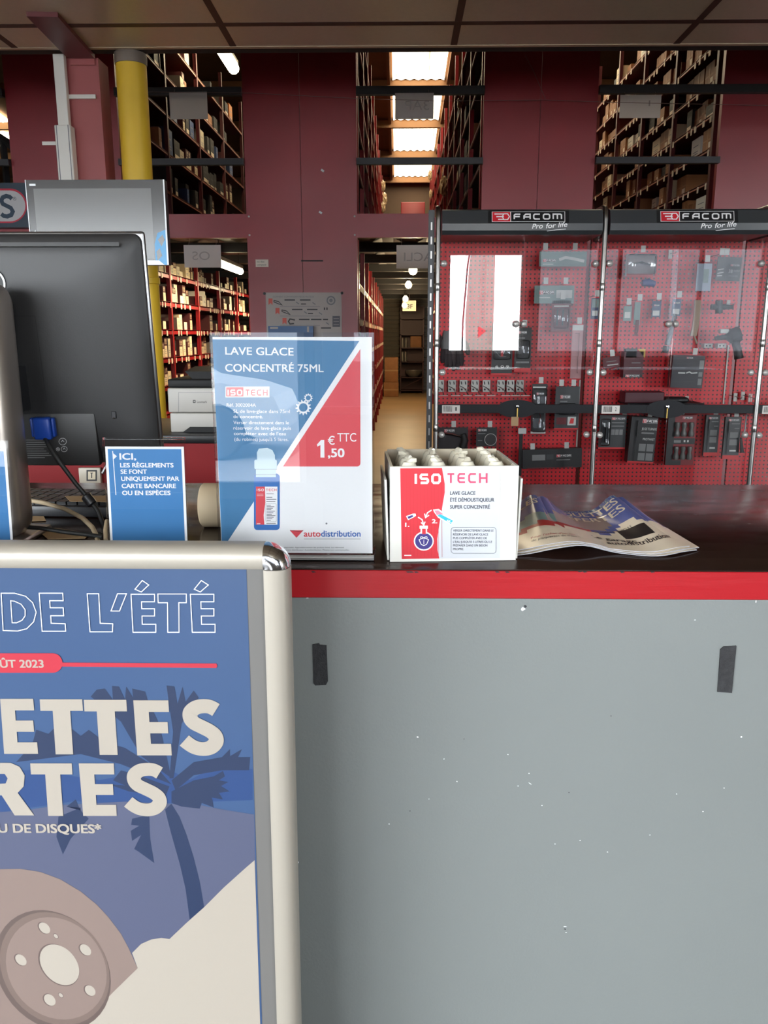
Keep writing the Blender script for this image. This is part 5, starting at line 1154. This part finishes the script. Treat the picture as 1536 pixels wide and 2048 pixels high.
def leaflet(k,dx,dy,label,top=False):
    m=MB(); nu,nv=28,18; vs=[lf_pt(i/nu,j/nv,k,dx,dy) for j in range(nv+1) for i in range(nu+1)]
    fs=[]; idx=lambda i,j:j*(nu+1)+i; o=len(vs); vs+=[v_-Vector((0,0,.0012)) for v_ in vs]
    for mm_,sel in ((M_lfb,0),(M_lfc,1),(M_lfg,2),(M_lfr,3),(M_lft,4)):
        fs=[]
        for j in range(nv):
            for i in range(nu):
                s=(i+.5)/nu; t_=(j+.5)/nv
                lim=.30+.16*math.sin(s*3.2+.2)+ (0.28 if s>.62 else 0)*min(1,(s-.62)/.15 if s>.62 else 0)
                c_=1 if t_<lim-.08 else (3 if t_<lim and s<.55 else 0)
                if c_==0 and .25<s<.72 and lim<t_<lim+.32-.2*abs(s-.45): c_=2
                if c_==0 and s<.25 and t_<lim+.2: c_=4
                if c_==sel: fs.append((idx(i,j),idx(i+1,j),idx(i+1,j+1),idx(i,j+1)))
        if fs: m.add(vs[:o],fs,mm_,True)
    bot=[(idx(i,j)+o,idx(i,j+1)+o,idx(i+1,j+1)+o,idx(i+1,j)+o) for j in range(nv) for i in range(nu)]
    for i in range(nu): bot+=[(idx(i,0),idx(i,0)+o,idx(i+1,0)+o,idx(i+1,0)),(idx(i,nv),idx(i+1,nv),idx(i+1,nv)+o,idx(i,nv)+o)]
    for j in range(nv): bot+=[(idx(0,j),idx(0,j+1),idx(0,j+1)+o,idx(0,j)+o),(idx(nu,j),idx(nu,j)+o,idx(nu,j+1)+o,idx(nu,j+1))]
    m.add(vs,bot,mat('leaflet edge paper',(150,150,156),.5),True)
    if top:
        def wt(s_,a,b,h,mm,bold=.02,k_=.0004):
            vs_,fs_,wd=glyphs(s_); (s0,t0),(s1,t1)=a,b
            for z_,bo in enumerate((bold,-bold) if bold else (0,)):
                q=[]
                for x,y in vs_:
                    f=(x+bo)/wd; q.append(lf_pt(s0+(s1-s0)*f+y/CAPH*h*.04, t0+(t1-t0)*f+y/CAPH*h, k,dx,dy,k_+z_*.00006))
                m.add(q,fs_,mm)
        wt('LES PLAQUETTES',(.08,.80),(.86,.84),.11,M_lfc); wt('OFFERTES',(.34,.66),(.86,.70),.11,M_lfc)
        wt('LE RENDEZ-VOUS DE L\'ÉTÉ',(.15,.93),(.9,.95),.045,M_lft,0)
        wt('KLAXCAR LE VEHICULE',(.55,.37),(.80,.43),.04,M_lfk,.01); wt('Le garage',(.50,.22),(.74,.17),.07,M_lfk); wt('autodistribution',(.56,.10),(.95,.16),.075,M_lfk)
        wt('Pour l\'achat d\'un jeu',(.12,.14),(.38,.16),.035,M_lfr,0); wt('de plaquettes de frein',(.12,.09),(.38,.11),.035,M_lfk,0)
        q=[lf_pt(.70+.18*i/6,.25+.18*j/5,k,dx,dy,.0004) for j in range(6) for i in range(7)]
        m.add(q,[(j*7+i,j*7+i+1,j*7+i+8,j*7+i+7) for j in range(5) for i in range(6)],M_lfk,True)
    o_=m.build('leaflet',None,lf_pt(.5,.5,k)); tag(o_,label,'leaflet','stack of leaflets'); return o_
leaflet(0,.010,-.004,'lowest advertising leaflet of the wavy stack beside the open carton')
leaflet(.28,.016,.004,'second lowest advertising leaflet of the wavy stack, pushed out to its far corner')
leaflet(.56,.004,-.006,'second advertising leaflet from the top of the wavy stack')
leaflet(.84,.0,.0,'topmost wavy advertising leaflet reading PLAQUETTES OFFERTES on the counter',True)

# ================================================================== MONITOR, POST, CABLES
YM=1.34; tilt=R(6)
P=at(325,930,YM)
M_mon=mat('monitor back plastic',(24,23,24),.48,bump=(500,.03)); M_mond=mat('monitor lower plastic',(35,34,34),.5)
vM=Vector((0,-math.sin(tilt),math.cos(tilt))); uM=Vector((1,0,0)); nM=uM.cross(vM)
Wm=.56; Hm=(at(280,468,YM-.03)-P).dot(vM)+.004
t=thing('desktop_monitor','black computer monitor seen from behind, blue video plug in its back','monitor',(P.x-Wm/2,YM,CZ))
shM=Sheet(P,uM,vM,None,.0003)
def mslab(m,x0,x1,y0,y1,d0,d1,r,mm,seg=3):
    bm=MB(Matrix((( uM.x,vM.x,nM.x,P.x),(uM.y,vM.y,nM.y,P.y),(uM.z,vM.z,nM.z,P.z),(0,0,0,1)))); bm.rbox((x0,y0,d0),(x1,y1,d1),r,mm,seg)
    m.add([Vector(q) for q in bm.v],bm.f,mm,True)
m=MB(); mslab(m,-Wm,0,0,Hm,-.022,-.012,.0045,M_steel,3)
# rounded corner silver rim + bulged black back
part(m,'rim',t)
m=MB(); n_=12; ring=[]
def rrect(x0,y0,x1,y1,r,k=6):
    o=[]
    for cx,cy,a0 in ((x1-r,y1-r,0),(x0+r,y1-r,90),(x0+r,y0+r,180),(x1-r,y0+r,270)): o+=[(cx+r*math.cos(R(a0+90*q/k)),cy+r*math.sin(R(a0+90*q/k))) for q in range(k+1)]
    return o
layers=[(0.0035,-.012,.014),(.004,-.004,.014),(.010,.002,.016),(.035,.009,.03),(.085,.014,.05)]
vs=[]; 
for ins,d,r in layers: vs+=[shM.P+uM*x+vM*y+nM*d for x,y in rrect(-Wm+ins,ins,-ins,Hm-ins,r)]
k=28; fs=[(i*k+j,i*k+(j+1)%k,(i+1)*k+(j+1)%k,(i+1)*k+j) for i in range(len(layers)-1) for j in range(k)]+[list(range((len(layers)-1)*k,len(layers)*k))]
m.add(vs,fs,M_mon,True); part(m,'back_shell',t)
m=MB(); sh=Sheet(P+nM*.0145,uM,vM,m,.0003)
M_line=mat('panel gap',(12,12,13),.6)
c1=sh.uv(10,632); c2=sh.uv(70,632); c3=sh.uv(96,802); c4=sh.uv(30,802)
x1=c2.x; sh.line([(c1.x,c1.y),(x1,c1.y),(x1,c3.y),(c4.x,c3.y)],.0012,M_line,0,False,False)
q0=sh.uv(236,487); sh.put([(-Wm+.1,q0.y+.002),(q0.x,q0.y+.002),(q0.x,q0.y-.004),(-Wm+.1,q0.y-.004)],[[3,2,1,0]],M_mond,-12)
c=sh.uv(-18,566); sh.line([(c.x+.021*math.cos(R(q)),c.y+.021*math.sin(R(q))) for q in range(0,360,12)],.003,M_sheetw,1,True,False)
part(m,'panel_lines',t)
# lower port bay
m=MB(); a0=sh.uv(28,832); a1=sh.uv(190,826); a2=sh.uv(205,922)
mslab(m,a0.x-.1,a2.x-.004,.002,a1.y,.0,.0158,.004,M_mond,2); part(m,'port_cover',t)
m=MB(); sh=Sheet(P+nM*.0163,uM,vM,m,.0003)
for i in range(9): y=880+i*4.4; sh.line([(40+i*1.2,y),(86+((i*23)%18),y)],1.0,M_mid,1)
M_cert=mat('certification print',(170,170,170),.5)
for cx,cy,r in ((125.5,883,7.5),(116,898.5,3.5),(128.5,898,6)):
    sh.line(cir(cx,cy,r,r*.9,14),1,M_cert,1,True); sh.line([(cx-r*.4,cy+1),(cx,cy-r*.35),(cx+r*.4,cy+1)],1.2,M_cert,1)
part(m,'regulatory_print',t)
m=MB(); cc=sh.uv(226,831); mslab(m,cc.x-.004,cc.x+.004,cc.y-.006,cc.y+.006,.008,.0135,.001,M_ink,1); mslab(m,cc.x-.002,cc.x+.002,cc.y-.006,cc.y-.004,.0136,.0142,.0003,M_chrome,1); part(m,'lock_slot',t)
# video plug
M_vga=mat('blue plug',(22,58,140),.4)
pa=sh.uv(64,832); pb=sh.uv(112,830); pc=sh.uv(108,876)
t2=thing('video_cable','black video cable with a blue plug in the monitor back','cable',shM.P+uM*((pa.x+pb.x)/2)+vM*pa.y+nM*.03)
xm=(pa.x+pb.x)/2; hw=(pb.x-pa.x)/2
m=MB(); mslab(m,xm-hw*.72,xm+hw*.72,pc.y,pa.y,.017,.034,.004,M_vga); part(m,'plug_body',t2)
m=MB(); mslab(m,xm-hw,xm-hw*.74,pc.y+.004,pa.y-.001,.0185,.03,.003,M_vga); part(m,'thumbscrew',t2)
m=MB(); mslab(m,xm+hw*.74,xm+hw,pc.y+.004,pa.y-.001,.0185,.03,.003,M_vga); part(m,'thumbscrew',t2)
W3=lambda px,py,Y: at(px,py,Y)
cs=[shM.P+uM*xm+vM*(pc.y+.004)+nM*.026, W3(97,890,1.29),W3(120,925,1.285),W3(150,965,1.29),W3(176,996,1.29),W3(196,1022,1.285),W3(207,1050,1.275),W3(209,1070,1.26)]
cs.append(Vector((cs[-1].x-.004,1.25,CZ+.006)))
part(MB().tube(cs,.0036,M_rub,10),'cord',t2)
fa=W3(170,990,1.29); fb=W3(186,1010,1.288); part(MB().tube([fa,fa+(fb-fa)*.12,fa+(fb-fa)*.88,fb],[.0055,.0085,.0085,.0055],M_dark,12),'ferrite',t2)
def cable(pts,r,mm,label):
    tag(MB().tube(pts,r,mm,10).build('cable',None,pts[len(pts)//2]),label,'cable')
Z5=CZ+.005
cable([W3(55,1000,1.40),W3(90,1006,1.36),W3(130,1018,1.32),W3(165,1036,1.28),W3(185,1055,1.25),W3(194,1074,1.22),Vector((W3(196,1080,1.2).x,1.2,CZ+.004))],.0038,mat('beige cable',(176,158,130),.5),'beige cable arching over the dark keyboard behind the blue cards')
cable([W3(20,1052,1.24),W3(80,1056,1.235),W3(130,1064,1.23),W3(180,1070,1.22),W3(206,1074,1.21)],.0034,M_rub,'thin black cable lying across the papers to the cable knot')
cable([W3(214,1042,1.24),W3(211,1060,1.22),W3(212,1080,1.20)],.0036,mat('beige cable',(176,158,130),.5),'short beige cable end rising beside the ICI card')
# metal monitor post
xr=at(30,800,1.22).x; zt=1.5
t=thing('monitor_stand','round edged silver metal post of the monitor at the photo edge','monitor stand',(xr-.05,1.22,CZ))
part(MB().rbox((xr-.11,1.18,CZ+.004),(xr,1.27,at(0,585,1.22).z+.02),.035,mat('satin silver',(178,168,160),.3,.85),6),'post',t)
part(MB().rbox((xr-.2,1.15,CZ+.0005),(xr+.005,1.30,CZ+.012),.005,mat('satin silver',(178,168,160),.3,.85),2),'foot',t)
part(MB().box((xr-.09,1.27,1.25),(xr-.02,1.333,1.32),M_dark),'tilt_bracket',t)
# keyboard and clutter
kb=Matrix.Translation((at(130,1010,1.5).x-.06,1.47,CZ+.001))@Matrix.Rotation(R(-4),4,'Z')
t=thing('keyboard','dark computer keyboard lying behind the cables','keyboard',kb.translation)
part(MB(kb).rbox((-.22,-.07,0),(.2,.07,.02),.004,M_darkgrey,2),'keyboard_body',t)
m=MB(kb)
for j in range(5):
    for i in range(20): m.box((-.21+i*.02,-.06+j*.025,.0195),(-.193+i*.02,-.04+j*.025,.026),M_dark)
o=part(m,'keycaps',t); o['kind']='stuff'
M_pap=mat('tan paper',(190,160,122),.7)
def sheetp(pts,z,label):
    q=[atz(px,py,CZ+z) for px,py in pts]; n=len(q); m=MB(); m.add(q+[v_-Vector((0,0,.0008)) for v_ in q],[list(range(n)),list(range(n,2*n))[::-1]]+[(i,i+n,(i+1)%n+n,(i+1)%n) for i in range(n)],M_pap)
    tag(m.build('paper_sheet',None,sum(q,Vector())/n),label,'paper')
sheetp([(82,1066),(96,1078),(170,1076),(180,1066),(110,1056)],.003,'crumpled tan paper under the black cable behind the poster stand')
sheetp([(60,1020),(62,1042),(92,1041),(80,1018)],.002,'small tan paper beside the metal monitor post')
sheetp([(130,992),(140,1002),(214,1003),(212,991)],.028,'tan paper strip behind the keyboard beside the ICI card')
# paper roll
a=at(403,980,1.33); rr_=.037
t=thing('paper_roll','cream till paper roll lying behind the price sign','paper roll',(a.x+.04,1.33,CZ))
M_roll=mat('cream roll paper',(216,196,164),.6)
part(MB(Matrix.Translation((a.x,1.33,CZ+rr_+.0005))@Matrix.Rotation(R(90),4,'Y')).lathe([(.009,.0),(rr_-.003,.0),(rr_,.003),(rr_,.077),(rr_-.003,.08),(.009,.08)],M_roll,28),'roll',t)

# ================================================================== POSTER STAND
YPo=.90; lean=R(1.0)
P=at(578,1137,YPo); vP=Vector((0,math.sin(lean),math.cos(lean)))
mm0=MB(); shp=Sheet(P,(1,0,0),vP,mm0,.0001); nP=shp.n
xo=shp.uv(578,1137).x; xi=shp.uv(528,1137).x; yt=shp.uv(300,1089).y; yb=shp.uv(300,1135).y; xpz=(shp.uv(490,1140).x+shp.uv(523,2040).x)/2
bw=xo-xi; XL=-.66; YBm=-P.z+.03
t=thing('poster_stand','silver snap frame stand holding a blue summer offer poster before the counter','poster stand',(P.x-.33,YPo+.02,0))
M_fr=mat('champagne aluminium',(161,154,143),.40,.3)
def bar(prof,axis,a0,a1,name):
    """prof: (across, depth) points; axis h: runs along u at v=across, axis v: runs along v at u=across"""
    m=MB(); n_=len(prof); vs=[]
    for a_ in (a0,a1): vs+=[P+(shp.u*a_+vP*c_ if axis=='h' else shp.u*c_+vP*a_)+nP*d for c_,d in prof]
    m.add(vs,[list(range(n_)),list(range(n_,2*n_))[::-1]]+[(j,(j+1)%n_,(j+1)%n_+n_,j+n_) for j in range(n_)],M_fr,True); return part(m,name,t)
def profile(i_,o_):  # inner edge to outer edge
    w_=o_-i_; return [(i_,-.004),(i_,.006),(i_+.15*w_,.0085),(i_+.55*w_,.0085),(i_+.8*w_,.0055),(i_+.93*w_,.0),(o_,-.008),(o_,-.02),(i_,-.02)]
ct=.0135
bar(profile(yb,yt),'h',XL-.03,xi,'top_rail')
bar(profile(xi,xo),'v',YBm,yb-.001,'side_rail')
# chrome corner
m=MB(); pr=profile(0,1); ns=8; vs=[]; 
wv=yt-yb
for i in range(ns+1):
    a_=R(90*i/ns)
    for c_,d in pr: vs.append(P+shp.u*(xi+math.sin(a_)*c_*bw*1.0)+vP*(yb+math.cos(a_)*c_*wv)+nP*(d+.0006))
n_=len(pr); m.add(vs,[(i*n_+j,i*n_+(j+1)%n_,(i+1)*n_+(j+1)%n_,(i+1)*n_+j) for i in range(ns) for j in range(n_)],M_chrome,True); part(m,'corner_piece',t)
m=MB(); slab(m,shp,XL-.02,xi+.004,YBm,yb+.004,-.012,-.006,mat('grey backing board',(96,94,92),.5)); part(m,'backing_board',t)
m=MB(); slab(m,shp,XL-.03,xo,YBm-.03,YBm,-.02,.0085,M_fr); part(m,'bottom_rail',t)
for x_ in (XL,xo-.03): part(MB().box((P.x+x_,YPo+.005,.0),(P.x+x_+.03,YPo+.045,.05),M_darkgrey),'foot',t)
m=MB(); sh=Sheet(P-nP*.0055,shp.u,vP,m,.00008)
M_pb=mat('poster blue',(46,69,104),.35); M_pd=mat('poster deep blue',(30,55,99),.35); M_pl=mat('poster lilac',(69,73,95),.35); M_pw=mat('poster off white',(149,141,131),.4); M_palm=mat('poster palm',(26,39,67),.35); M_pr2=mat('poster red',(161,34,50),.4)
M_disc=mat('poster disc tone',(114,98,92),.4); M_disc2=mat('poster disc hat tone',(99,84,78),.4); M_disc3=mat('poster disc edge tone',(82,69,65),.4)
PT=lambda *a_:[(x,y) for x,y in a_]
yT=yb+.001; xR=xpz
sh.put([(XL,YBm+.01),(xR,YBm+.01),(xR,yT),(XL,yT)],[[0,1,2,3]],M_pb,0)
RX=lambda y: 490+(y-1137)*33/911
L5=lambda x,y:(x*.4036,1500+y*.4036)
L4=lambda x,y:(x*.4036,1060+y*.4036)
sh.poly([(-400,1560),(-400,1700),(0,1625),(150,1602),(230,1610),(RX(1545)+.5,1600),(RX(1538)+.5,1538),(470,1534),(420,1538),(380,1560),(330,1535),(200,1560),(60,1540)],M_pd,1)
sh.poly([(-400,2300),(RX(2040),2300),(RX(1630)+.5,1629),(440,1618),(400,1610),(250,1603),(120,1610),(40,1622),(-400,1640)],M_pl,2)
for pg in ([L5(818,295),L5(850,420),L5(890,560),L5(920,690),L5(940,840),L5(1012,778),L5(990,650),L5(960,530),L5(925,420),L5(890,330),L5(850,265)],
  [L5(850,205),L5(960,150),L5(1060,130),L5(1105,103),L5(1115,130),L5(1085,150),L5(1132,158),L5(1095,178),L5(1138,205),L5(1085,212),L5(1105,245),L5(1050,235),L5(1060,285),L5(1000,262),L5(990,290),L5(900,280),L5(850,262)],
  [L5(740,320),L5(655,340),L5(650,370),L5(690,375),L5(648,400),L5(655,450),L5(700,420),L5(665,490),L5(690,505),L5(765,560),L5(745,440)],
  [L5(375,245),L5(330,280),L5(400,285),L5(290,330),L5(280,430),L5(312,518),L5(350,440),L5(440,340),L5(400,300)],
  [L4(480,790),L4(520,785),L4(560,840),L4(555,772),L4(590,775),L4(620,840),L4(625,775),L4(660,830),L4(655,785),L4(720,800),L4(735,850),L4(790,960),L4(850,1230),L4(700,1120),L4(600,950),L4(450,825)],
  [L4(825,770),L4(865,775),L4(880,860),L4(905,775),L4(920,850),L4(960,795),L4(985,830),L4(900,960),L4(860,1230),L4(840,1230),L4(858,1000)],
  [L4(180,990),L4(240,1010),L4(270,980),L4(300,1030),L4(330,965),L4(400,1020),L4(440,990),L4(520,1050),L4(620,1080),L4(780,1180),L4(850,1260),L4(600,1160),L4(400,1110),L4(80,1150),L4(160,1060)],
  [L4(850,1240),L4(960,1150),L4(1100,1125),L4(1140,1085),L4(1140,1120),L4(1200,1085),L4(1180,1125),L4(1240,1125),L4(1235,1190),L4(1100,1190),L4(960,1215),L4(870,1290)],
  [L5(540,170),L5(640,205),L5(820,230),L5(840,180),L5(700,130),L5(600,100),L5(560,150),L5(620,175)]): sh.poly(pg,M_palm,3)
wave=[L5(1262,545),L5(1210,590),L5(1110,680),L5(1010,780),L5(920,860),L5(840,936),L5(800,930),L5(750,938),L5(700,960),L5(655,1005),L5(683,1080),L5(560,1200),L5(410,1358),(60,2160),(60,2300),(RX(2300)-3,2300)]
sh.poly(wave,M_pw,4)
disc=[L5(-500,1358),L5(-420,900),L5(-250,700),L5(-100,610),L5(0,590),L5(100,588),L5(200,603),L5(300,640),L5(400,700),L5(480,765),L5(540,830),L5(600,910),L5(640,985),L5(683,1080),L5(560,1200),L5(410,1358),(60,2170),(-250,2170)]
sh.poly(disc,M_disc,5)
def ell(cx,cy,rx,ry,rot,k_,mm,n_=40):
    sh.poly([L5(cx+rx*math.cos(a_)*math.cos(R(rot))-ry*math.sin(a_)*math.sin(R(rot)),cy+rx*math.cos(a_)*math.sin(R(rot))+ry*math.sin(a_)*math.cos(R(rot))) for a_ in [2*math.pi*i/n_ for i in range(n_)]],mm,k_)
ell(262,1090,322,262,50,6,M_disc3); ell(272,1082,300,250,50,7,M_disc2); ell(280,1080,270,232,48,8,M_disc)
ell(292,1063,120,84,48,9,M_disc3); ell(296,1062,114,82,48,10,M_pw)
for cx,cy,rx,ry in ((222,880,33,22),(425,988,33,22),(105,1038,33,22),(448,1190,30,22),(248,1236,33,24)): ell(cx-4,cy,rx+3,ry+2,45,9,M_disc3,20); ell(cx,cy,rx,ry,45,10,M_pw,20)
for cx,cy in ((278,920),(303,1213)): ell(cx,cy,16,10,45,9,M_disc3,12); ell(cx,cy,13,8,45,10,M_pw,12)
# lettering
K=11
def E_(x0,x1,xb0,xb1,y0,y1,st=.42,th=.2): 
    H=y1-y0; f=lambda fx,fy:(x0+(xb0-x0)*fy+((x1-x0)+((xb1-xb0)-(x1-x0))*fy)*fx, y0+H*fy)
    return [f(0,0),f(1,0),f(1,.21),f(st,.21),f(st,.395),f(.94,.395),f(.94,.60),f(st,.60),f(st,.79),f(1,.79),f(1,1),f(0,1)]
def T_(x0,x1,s0,s1,y0,y1,dx=6): return [(x0,y0),(x1,y0),(x1+1.5,y0+(y1-y0)*.21),(s1,y0+(y1-y0)*.21),(s1+dx,y1),(s0+dx,y1),(s0,y0+(y1-y0)*.21),(x0+1.5,y0+(y1-y0)*.21)]
sh.poly(E_(1,67,9,77,1397,1507),M_pw,K); sh.poly(T_(80,165,106,141,1398,1508),M_pw,K); sh.poly(T_(168,253,194,230,1399,1509),M_pw,K); sh.poly(E_(267,337,275,344,1400,1510),M_pw,K)
def S_(x0,x1,y0,y1,w_):
    W=x1-x0; H=y1-y0; f=lambda a_,b_:(x0+W*a_,y0+H*b_)
    c=[f(.80,.20),f(.66,.145),f(.50,.135),f(.34,.16),f(.22,.24),f(.22,.34),f(.30,.42),f(.48,.49),f(.66,.56),f(.78,.64),f(.80,.74),f(.70,.83),f(.54,.865),f(.36,.85),f(.22,.80),f(.08,.72)]
    d=[]
    for i in range(len(c)-1):
        p0,p1,p2,p3=[Vector(c[max(0,min(len(c)-1,q))]) for q in (i-1,i,i+1,i+2)]
        for q in range(6):
            t_=q/6; d.append(tuple(.5*((2*p1)+(p2-p0)*t_+(2*p0-5*p1+4*p2-p3)*t_*t_+(3*p1-p0-3*p2+p3)*t_**3)))
    d.append(c[-1]); sh.line(d,w_,M_pw,K)
S_(362,450,1396,1513,30)
sh.poly(T_(61,144,91,121,1526,1631,6),M_pw,K); sh.poly(E_(158,228,167,234,1526,1631),M_pw,K); S_(250,337,1523,1634,28)
# R
sh.poly([(-34,1525),(22,1525),(40,1533),(50,1550),(48,1572),(36,1585),(69,1630),(30,1630),(4,1590),(-4,1590),(-2,1630),(-32,1630)],M_pw,K); sh.poly([(-4,1547),(10,1547),(16,1556),(12,1566),(-4,1567)],M_pd,K+1)
sh.text('U DE DISQUES*',(-2,1664),(203,1665.5),18,M_pw,K,.03)
# outline headline
def outl(pts): sh.line(pts,1.7,M_sheetw,K,True)
outl([(3,1186),(30,1186),(52,1192),(66,1205),(73,1224),(68,1243),(54,1257),(36,1261.5),(7,1260.5)]); outl([(22,1201),(30,1202),(43,1208),(51,1219),(51,1231),(45,1240),(34,1245),(25,1245)])
outl([(79,1186),(126,1186),(127,1201),(100,1201),(101,1215),(127,1215),(128,1231),(102,1231),(103,1246),(131,1247),(132,1262),(85,1262)])
outl([(175,1187),(198,1187),(201,1246),(226,1247),(225.5,1263),(180.5,1263)]); outl([(235.5,1187),(253.5,1187),(239.5,1221.5),(222.5,1221.5)])
def Eo(x): outl([(x,1188),(x+47,1188),(x+47,1203),(x+21,1203),(x+21.5,1217),(x+47,1217),(x+47,1231.5),(x+22,1231.5),(x+22.5,1248),(x+49.5,1248),(x+49.5,1264),(x+4,1264)])
Eo(262.5); outl([(285,1160.5),(298,1169.5),(283,1183.5),(270.5,1178)])
outl([(316,1187.5),(373,1187.5),(373,1205),(358,1205),(358.5,1264),(336,1264),(335.5,1205),(317,1205)]); Eo(381); outl([(403,1160.5),(417,1169.5),(401,1183.5),(389,1178)])
pl_=[(-300,1306),(104,1306)]+[(106+19.5*math.cos(R(q)),1325.5+19.5*math.sin(R(q))) for q in range(-90,91,15)]+[(104,1345),(-300,1345)]
sh.poly(pl_,M_pr2,K); sh.poly([(120,1324.5),(433,1326.5),(435,1331),(433,1335.5),(120,1332.5)],M_pr2,K); sh.text('AOÛT 2023',(-37,1334.5),(88,1334.5),16,M_pw,K+1,.025)
part(m,'poster',t,'blue summer brake offer poster with palm and brake disc')
# flag in the yard outside, seen in the cabinet glass
t=thing('beach_flag','tall white advertising flag in the yard outside, seen mirrored in the cabinet glass','flag',(1.2,-5,0))
m=MB(); pts=[(1.16,1.0),(1.14,1.6),(1.18,2.4),(1.24,3.1),(1.5,3.2),(1.62,2.9),(1.62,1.0)]
m.add([(x,-5.0,z) for x,z in pts]+[(x,-5.004,z) for x,z in pts],[list(range(7))[::-1],list(range(7,14))]+[(i,(i+1)%7,(i+1)%7+7,i+7) for i in range(7)],M_sheetw)
vs_,fs_,wd=glyphs('autodistribution',.01)
M_flt=mat('flag grey print',(120,116,122),.6)
m.add([(1.47-y/CAPH*.11,-4.998,1.55+x/wd*1.15) for x,y in vs_],fs_,M_flt); m.add([(1.36,-4.998,1.5),(1.36,-4.998,1.30),(1.50,-4.998,1.42)],[(0,1,2)],M_sred); part(m,'cloth',t)
part(MB().tube([(1.08,-5,-.02),(1.10,-5,1.6),(1.16,-5,2.5),(1.26,-5,3.15),(1.5,-5,3.25)],.014,M_ink,8),'flag_pole',t)

# car parked in the yard outside, seen only as a reflection in the clear price sign
CX,CYc=-1.38,-7.3
t=thing('parked_car','white car parked in the yard outside, seen mirrored in the price sign','car',(CX-2,CYc-.85,0))
M_car=mat('white car paint',(236,238,240),.3,coat=.5); M_cwin=mat('dark car window',(14,18,22),.1); M_tyre=mat('tyre rubber',(18,18,19),.8); M_rim=mat('alloy wheel',(170,172,176),.3,.8)
pr=[(-.02,.30),(0,.55),(-.08,.74),(-.45,.86),(-1.05,.95),(-1.45,1.22),(-1.85,1.42),(-2.3,1.48),(-2.9,1.46),(-3.5,1.30),(-3.85,1.02),(-4.02,.95),(-4.06,.6),(-4.02,.30),(-3.65,.26)]
for cx in (-3.2,-.78): pr+=[(cx+(.36*math.cos(R(q)) if True else 0)*-1,.30+.36*math.sin(R(q))) for q in range(0,181,20)]
pr+=[(-.3,.26)]
n=len(pr); m=MB(); vs=[]
lay=[(0,1.0),(.05,1.0)]
W2=1.70
for y,ins in ((0,.03),(-.06,0),(-W2+.06,0),(-W2,.03)): vs+=[(CX+x,CYc+y,z-(ins if z>1 else 0)) for x,z in pr]
m.add(vs,[list(range(n)),list(range(3*n,4*n))[::-1]]+[(i*n+j,i*n+(j+1)%n,(i+1)*n+(j+1)%n,(i+1)*n+j) for i in range(3) for j in range(n)],M_car); part(m,'car_body',t)
def win(pts,nm):
    q=[(CX+x,CYc+.004,z) for x,z in pts]; part(MB().add(q+[(x,y-.03,z) for x,y,z in q],[list(range(len(q))),]+[(i,(i+1)%len(q),(i+1)%len(q)+len(q),i+len(q)) for i in range(len(q))],M_cwin),nm,t)
win([(-1.25,1.0),(-1.52,1.20),(-1.9,1.37),(-2.3,1.40),(-2.3,1.0)],'side_window'); win([(-2.38,1.0),(-2.38,1.40),(-2.9,1.38),(-3.4,1.24),(-3.5,1.03)],'side_window')
for cx in (-.78,-3.2):
    for yy in (-.10,-W2+.10):
        M_=Matrix.Translation((CX+cx,CYc+yy,.30))@Matrix.Rotation(R(-90),4,'X')
        wh=part(MB(M_).lathe([(.19,-.09),(.29,-.09),(.32,-.06),(.32,.06),(.29,.09),(.19,.09)],M_tyre,28),'wheel',t)
        m=MB(M_)
        for i in range(7):
            a_=2*math.pi*i/7; m.add([(.04*math.cos(a_+.5),.04*math.sin(a_+.5),.085),(.04*math.cos(a_-.5),.04*math.sin(a_-.5),.085),(.2*math.cos(a_-.16),.2*math.sin(a_-.16),.088),(.2*math.cos(a_+.16),.2*math.sin(a_+.16),.088)],[(0,1,2,3)],M_rim)
        m.lathe([(0,-.02),(.2,-.02),(.2,.0),(0,.0)],M_tyre,20); part(m,'rim',wh)
